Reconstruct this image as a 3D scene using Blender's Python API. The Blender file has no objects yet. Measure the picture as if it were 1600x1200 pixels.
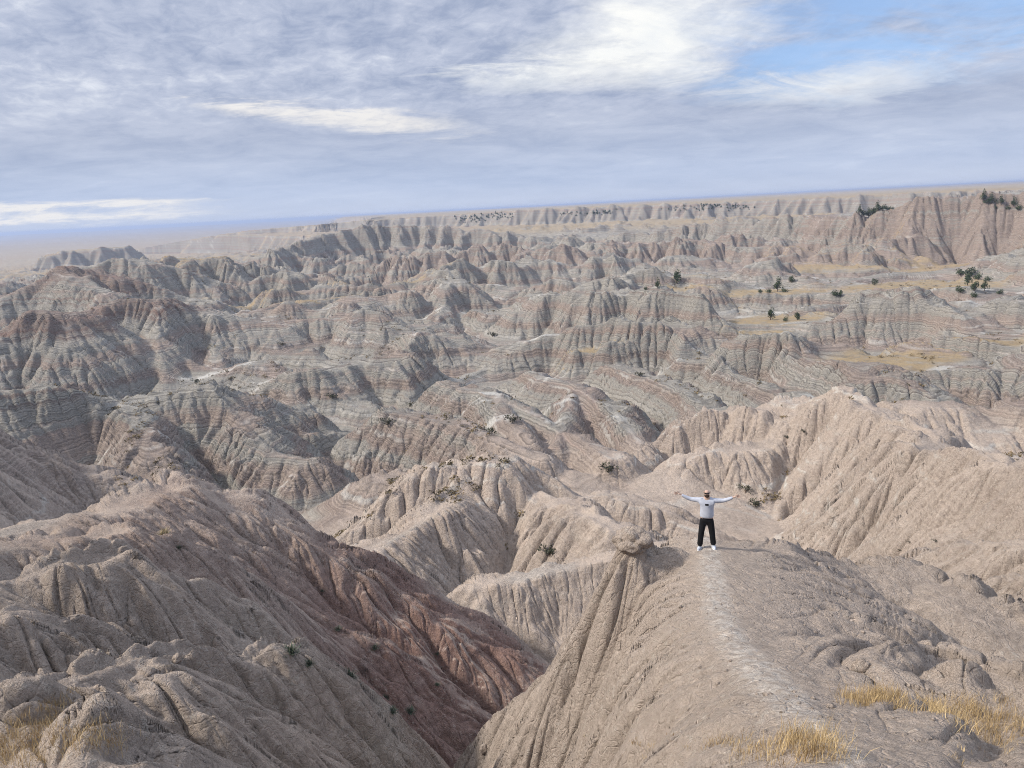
import bpy, bmesh, math, random, time
import numpy as np
from mathutils import Vector, Matrix

T0 = time.time()
scene = bpy.context.scene
col = scene.collection

# ---------------------------------------------------------------- camera
F_PX = 1200.0                                     # focal length in pixels of a 1600 x 1200 picture
PITCH, ROLL = math.radians(12.94), math.radians(2.93)
cp, sp = math.cos(PITCH), math.sin(PITCH)
FWD = np.array([0, cp, -sp]); R0 = np.array([1.0, 0, 0]); U0 = np.array([0, sp, cp])
UP = math.cos(ROLL) * U0 + math.sin(ROLL) * R0
RIGHT = math.cos(ROLL) * R0 - math.sin(ROLL) * U0
cd = bpy.data.cameras.new('camera'); cam = bpy.data.objects.new('camera', cd); col.objects.link(cam)
cd.sensor_width = 36; cd.lens = 36 * F_PX / 1600; cd.clip_start = .1; cd.clip_end = 120000
m = Matrix.Identity(4)
for i in range(3):
    m[i][0], m[i][1], m[i][2] = RIGHT[i], UP[i], -FWD[i]
cam.matrix_world = m
scene.camera = cam

def at(u, v, D):
    """point seen at photo pixel (u, v), D metres away over the ground (the eye is the origin)"""
    d = FWD + (u - 800) / F_PX * RIGHT - (v - 600) / F_PX * UP
    d = d * (D / math.hypot(d[0], d[1]))
    return (d[0], d[1], d[2])
def W(x, y, z): return (x, y, z, 0)

# ---------------------------------------------------------------- light
SUN_EL, SUN_AZ = math.radians(38), math.radians(-98)      # azimuth measured from +Y towards +X
sd = bpy.data.lights.new('sun', 'SUN'); sd.energy = 3.1; sd.angle = math.radians(6); sd.color = (1, .94, .85)
so = bpy.data.objects.new('sun', sd); col.objects.link(so)
sv = Vector((math.sin(SUN_AZ) * math.cos(SUN_EL), math.cos(SUN_AZ) * math.cos(SUN_EL), math.sin(SUN_EL)))
so.rotation_euler = sv.to_track_quat('Z', 'Y').to_euler()

scene.render.engine = 'CYCLES'; scene.cycles.use_denoising = True; scene.cycles.denoising_prefilter = 'NONE'; scene.cycles.denoising_input_passes = 'RGB_ALBEDO_NORMAL'; scene.cycles.filter_width = 1.0; scene.cycles.volume_bounces = 0; scene.cycles.max_bounces = 4

# ---------------------------------------------------------------- node helper
class NT:
    """small expression layer over a node tree"""
    def __init__(s, tree): s.t = tree; s.n = tree.nodes; s.l = tree.links
    def put(s, sock, v):
        if isinstance(v, bpy.types.NodeSocket): s.l.new(v, sock)
        elif v is not None:
            if hasattr(sock.default_value, '__len__') and not hasattr(v, '__len__'): v = (v,) * len(sock.default_value)
            sock.default_value = (tuple(v) + (1,))[:len(sock.default_value)] if hasattr(v, '__len__') else v
    def math(s, op, a, b=None, c=None, clamp=False):
        n = s.n.new('ShaderNodeMath'); n.operation = op; n.use_clamp = clamp
        s.put(n.inputs[0], a)
        if b is not None: s.put(n.inputs[1], b)
        if c is not None: s.put(n.inputs[2], c)
        return n.outputs[0]
    def add(s, a, b): return s.math('ADD', a, b)
    def sub(s, a, b): return s.math('SUBTRACT', a, b)
    def mul(s, a, b): return s.math('MULTIPLY', a, b)
    def div(s, a, b): return s.math('DIVIDE', a, b)
    def mx(s, a, b): return s.math('MAXIMUM', a, b)
    def mn(s, a, b): return s.math('MINIMUM', a, b)
    def step(s, x, a, b, o0=0.0, o1=1.0):
        n = s.n.new('ShaderNodeMapRange'); n.interpolation_type = 'SMOOTHSTEP'
        s.put(n.inputs['Value'], x)
        for k, v in (('From Min', a), ('From Max', b), ('To Min', o0), ('To Max', o1)): s.put(n.inputs[k], v)
        return n.outputs[0]
    def lin(s, x, a, b, o0=0.0, o1=1.0):
        n = s.n.new('ShaderNodeMapRange')
        s.put(n.inputs['Value'], x)
        for k, v in (('From Min', a), ('From Max', b), ('To Min', o0), ('To Max', o1)): s.put(n.inputs[k], v)
        return n.outputs[0]
    def gauss(s, x, c, w):
        d = s.div(s.sub(x, c), w)
        return s.math('EXPONENT', s.mul(s.mul(d, d), -1.0))
    def mix(s, f, a, b, mode='MIX'):
        n = s.n.new('ShaderNodeMix'); n.data_type = 'RGBA'; n.blend_type = mode
        s.put(n.inputs[0], f); s.put(n.inputs[6], a); s.put(n.inputs[7], b)
        return n.outputs[2]
    def xyz(s, x, y, z):
        n = s.n.new('ShaderNodeCombineXYZ'); s.put(n.inputs[0], x); s.put(n.inputs[1], y); s.put(n.inputs[2], z)
        return n.outputs[0]
    def sep(s, v):
        n = s.n.new('ShaderNodeSeparateXYZ'); s.put(n.inputs[0], v); return n.outputs
    def noise(s, vec, scale, detail=3, rough=.5, dist=0.0, dim='3D', w=None):
        n = s.n.new('ShaderNodeTexNoise'); n.noise_dimensions = dim
        if vec is not None: s.put(n.inputs['Vector'], vec)
        if w is not None: s.put(n.inputs['W'], w)
        s.put(n.inputs['Scale'], scale); s.put(n.inputs['Detail'], detail); s.put(n.inputs['Roughness'], rough); s.put(n.inputs['Distortion'], dist)
        return n.outputs[0]
    def voronoi(s, vec, scale, feature='F1', rnd=1.0):
        n = s.n.new('ShaderNodeTexVoronoi'); n.feature = feature
        s.put(n.inputs['Vector'], vec); s.put(n.inputs['Scale'], scale); s.put(n.inputs['Randomness'], rnd)
        return n.outputs['Distance']
    def attr(s, name, out='Fac'):
        n = s.n.new('ShaderNodeAttribute'); n.attribute_name = name; return n.outputs[out]
    def bump(s, h, strength, dist, normal=None):
        n = s.n.new('ShaderNodeBump'); s.put(n.inputs['Strength'], strength); s.put(n.inputs['Distance'], dist); s.put(n.inputs['Height'], h)
        if normal is not None: s.put(n.inputs['Normal'], normal)
        return n.outputs[0]

# ---------------------------------------------------------------- sky
SKY = 0.1
world = bpy.data.worlds.new('World'); scene.world = world; world.use_nodes = True
g = NT(world.node_tree); g.n.clear()
sky = g.n.new('ShaderNodeTexSky'); sky.sky_type = 'NISHITA'; sky.sun_disc = False
sky.sun_elevation = SUN_EL; sky.sun_rotation = SUN_AZ; sky.altitude = 800; sky.air_density = 1.0; sky.dust_density = .6; sky.ozone_density = 1.5
tc = g.n.new('ShaderNodeTexCoord')
dx_, dy_, dz_ = g.sep(tc.outputs['Generated'])
el = g.mul(g.math('ARCSINE', dz_), 57.29578)
azn = g.mul(g.math('ARCTAN2', dx_, dy_), 57.29578)
den = g.add(g.mx(dz_, 0.0), .16)
px_, py_ = g.div(dx_, den), g.div(dy_, den)
P = g.xyz(px_, py_, 0)
def C(r, gg, b, k=.73): return (r / SKY * k, gg / SKY * k, b / SKY * k, 1)
# the cloud deck lies on a plane; its rolls run a little across the view
rx = g.add(px_, g.mul(py_, .30)); ry = g.sub(py_, g.mul(px_, .22))
warp1 = g.noise(g.xyz(g.mul(rx, .6), ry, 1.7), 1.1, 6, .6, .4)
warp2 = g.noise(g.xyz(g.mul(rx, .6), ry, 9.4), 1.3, 7, .62, .4)
wisp = g.noise(g.xyz(g.mul(rx, .7), g.mul(ry, 1.2), 4.2), 2.6, 8, .66, .8)
cells = g.noise(g.xyz(g.mul(rx, 1.5), g.mul(ry, 1.1), 3.1), 7.5, 6, .62, .4)
big = g.noise(g.xyz(g.mul(rx, .7), g.mul(ry, 1.0), 7.7), 1.05, 5, .56, .3)
mid = g.noise(g.xyz(g.mul(rx, .95), g.mul(ry, 1.1), 5.5), 2.8, 6, .6, .5)
aw = g.add(azn, g.mul(g.sub(warp1, .5), 26)); ew = g.add(el, g.mul(g.sub(warp2, .5), 9))
aw2 = g.add(azn, g.mul(g.sub(wisp, .5), 16)); ew2 = g.add(el, g.mul(g.sub(wisp, .5), -3.6))
hi = g.step(el, 3.5, 10)
# grey-lavender deck: soft rolls, finer cells higher up
tone = g.add(g.add(g.mul(g.sub(big, .5), 1.3), g.mul(g.sub(mid, .5), 1.1)), g.mul(g.mul(g.sub(cells, .5), 1.6), hi))
tone = g.add(tone, .42)
cl = g.mix(g.lin(tone, .05, .55), C(.30, .35, .48), C(.45, .49, .605))
cl = g.mix(g.lin(tone, .58, 1.3), cl, C(.80, .82, .86))
# clear sky behind
clear = g.mix(.6, sky.outputs[0], C(.28, .46, .82))
# holes in the deck on the right
hole = g.mul(g.step(aw, 9, 22), g.step(ew2, 5, 9))
cover = g.sub(1.0, g.mul(g.mul(hole, .8), g.step(g.add(g.mul(mid, .6), g.mul(wisp, .6)), .80, .46)))
cover = g.mul(cover, .96)
# brightness where the deck thins: patch, its tail to the left, puffs on the right
patch = g.add(g.mul(g.gauss(aw, 10.0, 7.0), g.gauss(ew, 11.2, 3.0)), g.mul(g.mul(g.gauss(aw2, 2.5, 7.5), g.gauss(ew2, 8.9, 1.1)), .75))
patch = g.add(patch, g.mul(g.mul(g.gauss(aw2, 22.5, 7.5), g.gauss(ew2, 6.8, 1.5)), .68))
patch = g.add(patch, g.mul(g.mul(g.gauss(aw2, 27, 6), g.gauss(ew2, 13.5, .9)), .5))
patch = g.mul(patch, g.add(-.1, g.add(g.mul(wisp, 1.1), g.add(g.mul(mid, .8), g.mul(cells, .5)))))
br = g.lin(patch, .22, 1.02)
# pale streaks
st = g.mul(g.gauss(g.add(ew2, g.mul(azn, .115)), 5.35, g.lin(azn, -22, -2, .45, 1.0)), g.mul(g.step(aw2, -23, -17), g.step(aw2, 3, -9)))
st2 = g.mul(g.add(g.gauss(g.add(el, g.mul(g.sub(wisp, .5), 1.2)), 1.55, .28), g.gauss(g.add(el, g.mul(g.sub(mid, .5), 1.5)), .75, .42)), g.step(aw2, -15, -27))
streak = g.step(g.mul(g.add(st, st2), g.add(-.35, g.add(g.mul(wisp, 1.5), g.mul(cells, 1.1)))), .12, 1.1)
base = g.mix(cover, clear, cl)
low = g.step(el, 6.5, .5)
base = g.mix(g.mul(low, g.lin(azn, -30, 30, .62, .5)), base, C(.45, .545, .74))
base = g.mix(g.step(el, 2.2, -.5, 0, .6), base, C(.56, .60, .70))
base = g.mix(g.mul(streak, .8), base, C(.83, .80, .76))
colr = g.mix(g.mul(br, .88), base, g.mix(g.lin(wisp, .3, .7), C(.74, .77, .80), C(.94, .93, .88)))
# an overcast sky is brighter overhead than at the horizon
colr = g.mix(g.lin(dz_, .24, .9), colr, g.mix(1.0, colr, (2.6, 2.36, 2.03, 1), 'MULTIPLY'))
bg = g.n.new('ShaderNodeBackground'); bg.inputs[1].default_value = SKY
g.l.new(colr, bg.inputs[0])
wo = g.n.new('ShaderNodeOutputWorld'); g.l.new(bg.outputs[0], wo.inputs[0])

scene.view_settings.view_transform = 'Standard'; scene.view_settings.look = 'None'
scene.view_settings.exposure = 0.69; scene.view_settings.gamma = 1.0; scene.view_settings.use_curve_mapping = False

HAZE = 1.5e-4
NCOL, NROW = 1100, 1230
# ---------------------------------------------------------------- terrain maths
def h2(ix, iy, seed):
    n = (ix.astype(np.int64) * 374761393 + iy.astype(np.int64) * 668265263 + seed * 982451653) & 0xFFFFFFFF
    n = ((n ^ (n >> 13)) * 1274126177) & 0xFFFFFFFF
    n = ((n ^ (n >> 16)) * 2246822519) & 0xFFFFFFFF
    return (n ^ (n >> 15)) & 0xFFFFFFFF

_ga = np.linspace(0, 2 * np.pi, 256, endpoint=False)
GXT, GYT = np.cos(_ga).astype(np.float32), np.sin(_ga).astype(np.float32)

def perlin(x, y, seed=0):
    xf, yf = np.floor(x), np.floor(y)
    fx, fy = (x - xf).astype(np.float32), (y - yf).astype(np.float32)
    ix, iy = xf.astype(np.int64), yf.astype(np.int64)
    u, v = fx * fx * fx * (fx * (fx * 6 - 15) + 10), fy * fy * fy * (fy * (fy * 6 - 15) + 10)
    def g(dx, dy):
        k = (h2(ix + dx, iy + dy, seed) & 255).astype(np.int64)
        return GXT[k] * (fx - dx) + GYT[k] * (fy - dy)
    a = g(0, 0); a += u * (g(1, 0) - a)
    b = g(0, 1); b += u * (g(1, 1) - b)
    return (a + v * (b - a)) * 1.5

def fbm(x, y, wl, octv=4, seed=0, gain=0.5):
    out = 0; amp = 1.0; tot = 0
    for k in range(octv):
        f = 2.03 ** k / wl
        out = out + amp * perlin(x * f + 17.3 * k, y * f - 9.1 * k, seed + k)
        tot += amp; amp *= gain
    return out / tot ** 0.5

def ridged(x, y, wl, octv=3, seed=0):
    out = 0; amp = 1.0; tot = 0; w = 1.0
    for k in range(octv):
        f = 2.07 ** k / wl
        n = 1 - np.minimum(1, np.abs(perlin(x * f + 5.7 * k, y * f + 3.3 * k, seed + k)) * 2.2)
        n = n * w
        out = out + amp * n; tot += amp; amp *= 0.5
        w = np.clip(n * 1.5, 0, 1)
    return out / tot

def sstep(a, b, x):
    t = np.clip((x - a) / (b - a), 0, 1)
    return t * t * (3 - 2 * t)

# ridge lines: crest points (photo column, photo row, metres away), then slope on the left of the
# walking direction, slope on its right, crest rounding
RIDGES = [
 # camera hill and the spur with the man
 ([W(0,-6,-1.5), W(0.3,0,-1.75), (1330,1200,6.4), (1240,1105,8.8), (1190,1050,11), (1150,1010,12.6), (1125,960,14.8), (1115,900,17.4), (1108,857,20.1), (1096,843,21.8)], 2.9, 0.62, 2.25),
 ([W(0,-3,-1.6), W(-3.4,2.6,-4.0), (100,1222,8), (0,1190,9), (-200,1150,10.5)], 0.9, 1.5, 1.0),
 ([W(-3,-5,-1.6), W(-20,1,-4), W(-35,13,-7), W(-48,32,-9), W(-57,55,-11), W(-70,80,-13)], .6, 1.05, 2.0),
 ([W(3,-4,-1.8), W(12,0,-4.5), W(22,6,-8), W(40,18,-14)], 1.0, .6, 2.0),
 ([(1112,870,19.5), (1200,862,22), (1270,888,23.5), (1330,893,24.5), (1400,891,25), (1440,905,25), (1490,935,24), (1550,972,23.4), (1600,1000,23), (1700,1060,22)], 1.3, .62, 1.4, 0, 2.3),
 ([(1200,1035,12), (1330,1062,12), (1400,1085,11.6), (1460,1098,11.5), (1530,1100,11.5), (1600,1115,11.5), (1750,1160,11.5)], 1.8, .25, 1.0, 0, 2.3),
 ([(1140,985,13.4), (1260,985,16.4), (1380,1000,18), (1480,1030,18), (1560,1060,17.5), (1640,1100,17)], 2.1, .75, .8, 0, 2.3),
 ([(1062,860,19.6), (1025,873,19.4), (992,886,19.2)], 1.5, 1.5, .35, 0, 2.0),
 # left spurs
 ([(-250,1180,16), (-60,1130,17), (60,1095,17.5), (110,1080,18), (220,1037,19), (290,1048,19.5), (350,1050,20), (400,1046,20.5), (470,1062,21), (520,1107,21.3), (580,1172,21.5), (620,1235,21.5)], 1.6, .85, .9, 0, 1.8),
 ([(-150,955,24), (0,985,24), (90,1010,24), (180,1048,24)], 1.3, .9, .7, 0, 1.3),
 ([(-200,950,27), (0,905,28), (60,900,28), (100,893,28.5), (180,884,29), (210,898,29.5), (300,928,30), (380,962,30), (430,1000,30), (500,1062,30.5), (550,1110,30.5), (600,1165,31)], 1.6, .9, .8, 0, 1.8),
 ([(-60,862,36), (60,852,37), (130,840,38), (190,833,38), (250,845,38), (295,866,38), (325,892,37.5)], 1.0, .9, .8, 0, 1.5),
 ([(-150,850,48), (0,828,48), (90,812,49), (160,806,50), (200,788,52), (230,774,53), (265,769,54), (310,787,54), (380,790,54), (430,818,53), (500,856,52), (560,893,51), (620,930,50), (680,970,49), (760,1015,48), (840,1075,46)], 1.0, .72, 1.6),
 # middle peak
 ([(685,730,92), (730,721,92), (765,716,92), (800,721,92), (850,745,92), (900,765,90), (960,772,90), (1050,800,88), (1110,830,85)], .8, .8, .5),
 ([(725,721,92), (720,760,88), (700,775,84), (680,800,80), (640,830,76), (590,853,73), (550,862,72)], .85, .85, .4),
 ([(690,728,92), (620,780,90), (560,825,88), (535,842,88)], .9, .9, .4),
 ([(640,962,60), (690,942,60), (740,920,60), (800,905,61), (850,893,62), (900,885,63), (960,871,64), (1000,860,64), (1060,850,64)], .8, .85, .4),
 ([(840,760,90), (880,790,82), (920,800,76), (960,830,70)], .8, .8, .5),
 # right butte
 ([(940,752,118), (1000,702,120), (1060,660,122), (1110,641,124), (1190,640,124), (1240,640,124), (1290,624,122), (1320,600,120), (1350,622,115), (1400,650,108), (1440,668,100), (1480,684,95), (1445,691,85), (1430,705,80), (1480,716,75), (1540,722,70), (1600,737,66), (1720,752,60)], .95, 1.1, .5),
 ([(1440,892,52), (1480,867,50), (1520,860,48), (1560,858,47), (1600,857,46), (1720,862,44)], .9, .85, 1.0),
 ([(1600,920,40), (1700,900,38)], .9, .85, 1.0),
 # middle distance, left
 ([(-160,700,100), (0,708,100), (50,712,100), (110,730,100), (170,745,98), (230,766,95)], .8, .8, .5),
 ([(-100,612,150), (0,612,150), (70,609,150), (110,615,150), (190,622,150), (260,612,150), (320,592,150), (400,625,150), (470,655,150), (540,690,148), (620,715,146), (665,728,145)], .75, .8, .5),
 ([(320,592,150), (370,650,138), (420,702,125), (480,716,120), (530,750,118), (580,792,115)], .75, .8, .5),
 ([(190,622,150), (220,680,135), (260,740,120)], .75, .75, .5),
 ([(450,602,190), (520,580,188), (590,560,186), (620,556,186), (660,588,184), (700,610,182), (760,640,178), (830,680,170), (900,715,160)], .75, .8, .5),
 ([(620,556,186), (640,620,170), (660,660,160)], .8, .8, .5),
 ([(0,517,240), (30,506,240), (60,486,240), (110,489,240), (150,506,240)], .6, .7, 2),
 ([(100,500,258), (160,478,262), (190,470,262), (250,466,262), (280,489,262), (330,488,262), (380,496,262), (440,499,262), (500,502,260), (545,520,255), (600,540,250), (680,560,240)], .7, .8, .8),
 ([(250,468,262), (245,540,235), (255,590,215)], .8, .8, .5),
 ([(330,488,262), (335,540,240), (345,605,213)], .8, .8, .5),
 ([(430,499,262), (430,560,235), (450,610,212)], .8, .8, .5),
 ([(-60,478,330), (0,468,330), (60,440,335), (95,414,340), (130,420,340), (200,438,335), (250,455,330), (330,470,320)], .65, .7, .8),
 ([(95,414,340), (150,455,305), (180,470,290)], .8, .8, .5),
 ([(130,418,400), (180,405,400), (220,408,400), (300,425,395)], .7, .7, 1),
 ([(235,418,430), (265,402,430), (300,398,430), (340,402,430), (400,420,430), (480,428,430), (560,432,425)], .7, .75, 1),
 ([(380,490,300), (450,470,320), (540,462,330), (600,455,330), (640,450,330), (690,435,325), (715,439,320), (760,470,310), (800,500,300)], .7, .8, .5),
 ([(700,436,325), (690,480,290), (680,520,265)], .8, .8, .5),
 ([(760,500,270), (850,480,300), (930,470,320)], .7, .7, .5),
 # interlocking spurs behind the middle peak
 ([(600,640,140), (650,648,136), (720,662,128), (790,690,114), (850,716,106)], .75, .8, .5),
 ([(700,600,160), (780,618,148), (850,650,132), (920,690,115), (960,716,107)], .75, .8, .5),
 ([(780,618,148), (800,660,126), (830,690,114)], .8, .8, .5),
 ([(830,578,174), (900,600,160), (960,640,138), (1000,690,117)], .75, .8, .5),
 ([(960,568,182), (1030,590,166), (1090,620,149), (1115,640,139)], .75, .8, .5),
 ([(1080,562,186), (1180,590,164), (1250,612,152)], .75, .8, .5),
 ([(900,600,160), (880,650,133), (870,690,116)], .8, .8, .5),
 # middle distance, right: low benches
 ([(700,600,190), (800,560,215), (870,540,225), (950,520,240), (1040,500,260)], .6, .7, .5),
 ([(850,640,165), (960,600,185), (1010,575,195), (1060,560,205), (1150,560,205), (1220,570,200)], .6, .75, .5),
 ([(1330,615,152), (1385,584,154), (1420,600,152), (1470,630,146), (1560,640,140), (1700,650,135)], .7, .8, .4),
 ([(1180,560,210), (1260,520,240), (1330,505,250), (1420,500,255), (1500,500,255), (1600,505,250)], .6, .7, .5),
 ([(1260,480,280), (1350,462,300), (1450,465,297), (1560,460,300), (1680,455,300)], .6, .7, .5),
 ([(1560,545,205), (1600,515,208), (1660,525,205)], .7, .8, .5),
 ([(1440,545,215), (1470,528,217), (1530,532,217), (1560,545,217)], .7, .8, .5),
 ([(900,450,350), (1000,430,390), (1100,425,400), (1180,430,390)], .6, .7, .5),
 ([(1300,440,360), (1400,425,400), (1500,420,410), (1600,415,420)], .5, .6, 2),
 # walls
 ([(92,397,1300), (120,391,1300), (150,388,1300), (180,387,1310)], 1.0, 1.0, .5, 22),
 ([(760,402,520), (850,393,510), (950,390,500), (1030,380,500), (1080,371,500), (1130,384,492), (1250,386,480)], .5, .85, .6),
 ([(420,398,600), (450,386,620), (490,370,660), (540,357,690), (590,353,700), (640,352,700), (700,354,690), (750,358,680), (790,363,670), (860,380,640)], .30, .9, .6),
]
# plateau edges: the ground stays flat on the far side
PLATEAUS = [
 ([(1000,372,620), (1040,358,600), (1130,348,560), (1200,346,540), (1300,343,520), (1365,337,500), (1400,322,490), (1450,315,490), (1530,311,490), (1600,306,490), (1800,296,470)], 1.0),
 ([(300,368,1900), (430,356,1700), (560,345,1500), (700,336,1400), (850,327,1250), (1000,321,1200), (1100,318,1150), (1250,311,1100), (1400,304,1050), (1500,298,1050), (1600,296,1050), (1800,288,1000)], 1.1),
]

def seg_field(x, y, pts, sl, sr, w, zfield, flat=0, cap=0, wob=None):
    """raise zfield to the ridge through pts"""
    nseg = len(pts) - 1
    for k, (a, b) in enumerate(zip(pts[:-1], pts[1:])):
        reach = (max(a[2], b[2]) + 62) / max(0.3, min(sl, sr)) + 4
        m = ((x > min(a[0], b[0]) - reach) & (x < max(a[0], b[0]) + reach) & (y > min(a[1], b[1]) - reach) & (y < max(a[1], b[1]) + reach))
        if not m.any(): continue
        xs, ys = x[m], y[m]
        dx, dy = b[0] - a[0], b[1] - a[1]
        L2 = dx * dx + dy * dy + 1e-9
        traw = ((xs - a[0]) * dx + (ys - a[1]) * dy) / L2
        t = np.clip(traw, 0, 1)
        px, py = xs - a[0] - t * dx, ys - a[1] - t * dy
        d = np.hypot(px, py)
        side = dx * (ys - a[1]) - dy * (xs - a[0])          # > 0: left of the walking direction
        sg = np.clip(side / np.sqrt(L2) / np.maximum(d, 1e-6), -1, 1) * .5 + .5
        s = sr + (sl - sr) * sg
        over = np.zeros(xs.shape)
        L = np.sqrt(L2)
        over = np.maximum(over, np.maximum(-traw, traw - 1) * L)
        s = s + (max(sl, sr, cap) - s) * np.clip(over / np.maximum(d, 1e-6) * 1.5, 0, 1)
        zz = a[2] + t * (b[2] - a[2])
        ww = w
        if flat: d = np.maximum(0, d - flat)
        if wob is not None: d = np.maximum(0, d + wob[m])
        zz = zz - s * (np.sqrt(d * d + ww * ww) - ww)
        zfield[m] = np.maximum(zfield[m], zz)
    return zfield

RP = [([p if len(p) == 4 else at(*p) for p in pts],) + tuple(r) for pts, *r in RIDGES]
PP = [([at(*p) for p in pts], s) for pts, s in PLATEAUS]

PATH = np.array([RP[0][0][k][:2] for k in range(0, 10)])

def base_level(x, y):
    D = np.hypot(x, y)
    az = np.degrees(np.arctan2(x, y))
    b = np.interp(D, [0, 35, 60, 90, 130, 250, 500, 700, 1100, 1700, 3000], [-26, -32, -38, -43, -45, -42, -39, -40, -43, -50, -63])
    left = sstep(2, -14, az)
    b = b - left * np.interp(D, [0, 300, 700, 1500, 1700, 40000], [0, 0, 6, 14, 13, 13])
    return b

def plateau_field(x, y, z):
    for pts, s in PP:
        P = np.array([(p[0], p[1], p[2]) for p in pts])
        n = fbm(x, y, 70, 3, 41) * 22 + fbm(x, y, 260, 2, 42) * 55
        best = np.full(x.shape, 1e9); sd = np.full(x.shape, -1e9); top = np.zeros(x.shape)
        for a, b in zip(P[:-1], P[1:]):
            dx, dy = b[0] - a[0], b[1] - a[1]; L2 = dx * dx + dy * dy
            t = np.clip(((x - a[0]) * dx + (y - a[1]) * dy) / L2, 0, 1)
            px, py = x - a[0] - t * dx, y - a[1] - t * dy
            d = np.hypot(px, py)
            side = dx * (y - a[1]) - dy * (x - a[0])
            m = d < best
            best = np.where(m, d, best)
            sd = np.where(m, np.sign(side) * d, sd)
            top = np.where(m, a[2] + t * (b[2] - a[2]), top)
        sd = sd + np.minimum(0, n) - 1
        zz = np.where(sd > 0, top, top + s * sd)
        z = np.maximum(z, zz)
    return z

def far_z(x, y):
    D = np.hypot(x, y); az = np.degrees(np.arctan2(x, y))
    t = sstep(-12.5, -9.5, az + fbm(x, y, 900, 3, 71) * 3)
    u = fbm(x, y, 1400, 4, 72)
    plain = -63 + u * np.interp(D, [1500, 4000, 20000], [1, 4, 12])
    plat = -8 + u * np.interp(D, [1500, 4000, 20000], [1, 3, 14])
    z = plain * (1 - t) + plat * t
    hills = sstep(9000, 14000, D) * sstep(20000, 15000, D) * (sstep(3, 16, az) * 52 + sstep(0, -22, az) * 26) * (.75 + .5 * fbm(x, y, 2600, 4, 73))
    z = z + hills
    return np.where(z > 0, 7 * np.tanh(z / 14), z)

def macro(x, y, cell):
    D = np.hypot(x, y)
    if D.min() > 2300: return far_z(x, y)
    if D.max() > 1700:
        z = np.empty(x.shape); m = D < 2300
        z[m] = near_macro(x[m], y[m]); z[~m] = far_z(x[~m], y[~m])
        m = (D > 1700) & (D < 2300)
        w = sstep(1750, 2250, D[m]); z[m] = z[m] * (1 - w) + far_z(x[m], y[m]) * w
        return z
    return near_macro(x, y)

def near_macro(x, y):
    D = np.hypot(x, y)
    az = np.degrees(np.arctan2(x, y))
    B = base_level(x, y)
    wx = x + fbm(x, y, 70, 2, 3) * 10
    wy = y + fbm(x, y, 70, 2, 9) * 10
    # unnamed badland ridges fill the middle distance
    amp = np.interp(D, [0, 70, 110, 220, 400, 600, 1000, 1500, 1800], [0, 0, 8, 10.5, 13, 15, 17, 18, 2])
    right = sstep(-6, 10, az)
    amp = amp * (1 + right * .35 * sstep(330, 200, D) - right * .2 * sstep(700, 450, D) * sstep(300, 400, D))
    amp = amp * (1 - .6 * sstep(-10, -20, az) * sstep(550, 800, D))
    r = ridged(wx * .92 + wy * .25, wy * 1.15, 96, 3, 21)
    r2 = ridged(wx * 1.1 + 40, wy, 33, 2, 23)
    z = B - 3.5 + amp * (r * 1.45 - .12) + r2 * np.interp(D, [80, 130, 300, 400, 1200], [0, 3.5, 3, 4, 4]) + fbm(x, y, 40, 3, 5) * np.interp(D, [0, 100, 300], [.2, 1.0, 2.0])
    wob = fbm(x, y, 22, 3, 77) * np.interp(D, [0, 25, 60, 150, 400], [0.05, .25, 1.2, 2.6, 6])
    wob = np.maximum(wob, -np.interp(D, [0, 60, 400], [.2, .6, 1.5]))
    for pts, sl, sr, w, *fl in RP:
        z = seg_field(x, y, pts, sl, sr, w, z, flat=fl[0] if fl else 0, cap=fl[1] if len(fl) > 1 else 0, wob=wob)
    z = plateau_field(x, y, z)
    z = flats(x, y, z)
    # flats: nothing lies below the local floor
    fl = B - 1.5 + fbm(x, y, 120, 2, 61) * 1.5
    k = 1.2
    z = fl + np.logaddexp(0, (z - fl) / k) * k
    return z

FLATS = [(1440, 447, 335, 34, 17), (1215, 457, 320, 24, 10), (1204, 499, 245, 20, 9), (1405, 560, 180, 16, 9), (1270, 418, 425, 34, 15),
         (1055, 450, 320, 20, 9), (925, 557, 200, 9, 4), (1180, 520, 228, 12, 4), (1540, 536, 207, 10, 5)]
def flats(x, y, z):
    n = fbm(x, y, 24, 3, 501) * .55
    for u, v, D, rx, ry in FLATS:
        p = at(u, v, D); L = math.hypot(p[0], p[1])
        ex, ey = p[0] / L, p[1] / L
        a = (x - p[0]) * ex + (y - p[1]) * ey; b = (x - p[0]) * ey - (y - p[1]) * ex
        m = (np.abs(b) < rx * 2.2) & (a < ry * 2.5) & (a > -80)
        if not m.any(): continue
        am, bm = a[m], b[m]
        capz = p[2] * (D + am) / D - 1.2 + 30 * sstep(.9, 1.5, np.abs(bm) / rx + n[m]) + 14 * sstep(-45, -80, am)
        zz = np.where(am < 0, np.minimum(z[m], capz), z[m])
        w = sstep(1.35, .85, np.hypot(am / ry, bm / rx) + n[m])
        z[m] = zz * (1 - w) + (p[2] + .02 * am) * w
    return z

NB = [(-1, 0), (1, 0), (0, -1), (0, 1), (-1, -1), (-1, 1), (1, -1), (1, 1)]

def shift(a, dy, dx, fill):
    o = np.full_like(a, fill)
    h, w = a.shape
    o[max(0, -dy):h - max(0, dy), max(0, -dx):w - max(0, dx)] = a[max(0, dy):h + min(0, dy), max(0, dx):w + min(0, dx)]
    return o

def blur(z, n=1, k=.5):
    for _ in range(n):
        p = np.pad(z, 1, mode='edge')
        m = (p[:-2, 1:-1] + p[2:, 1:-1] + p[1:-1, :-2] + p[1:-1, 2:]) / 4
        z = z + k * (m - z)
    return z

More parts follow.
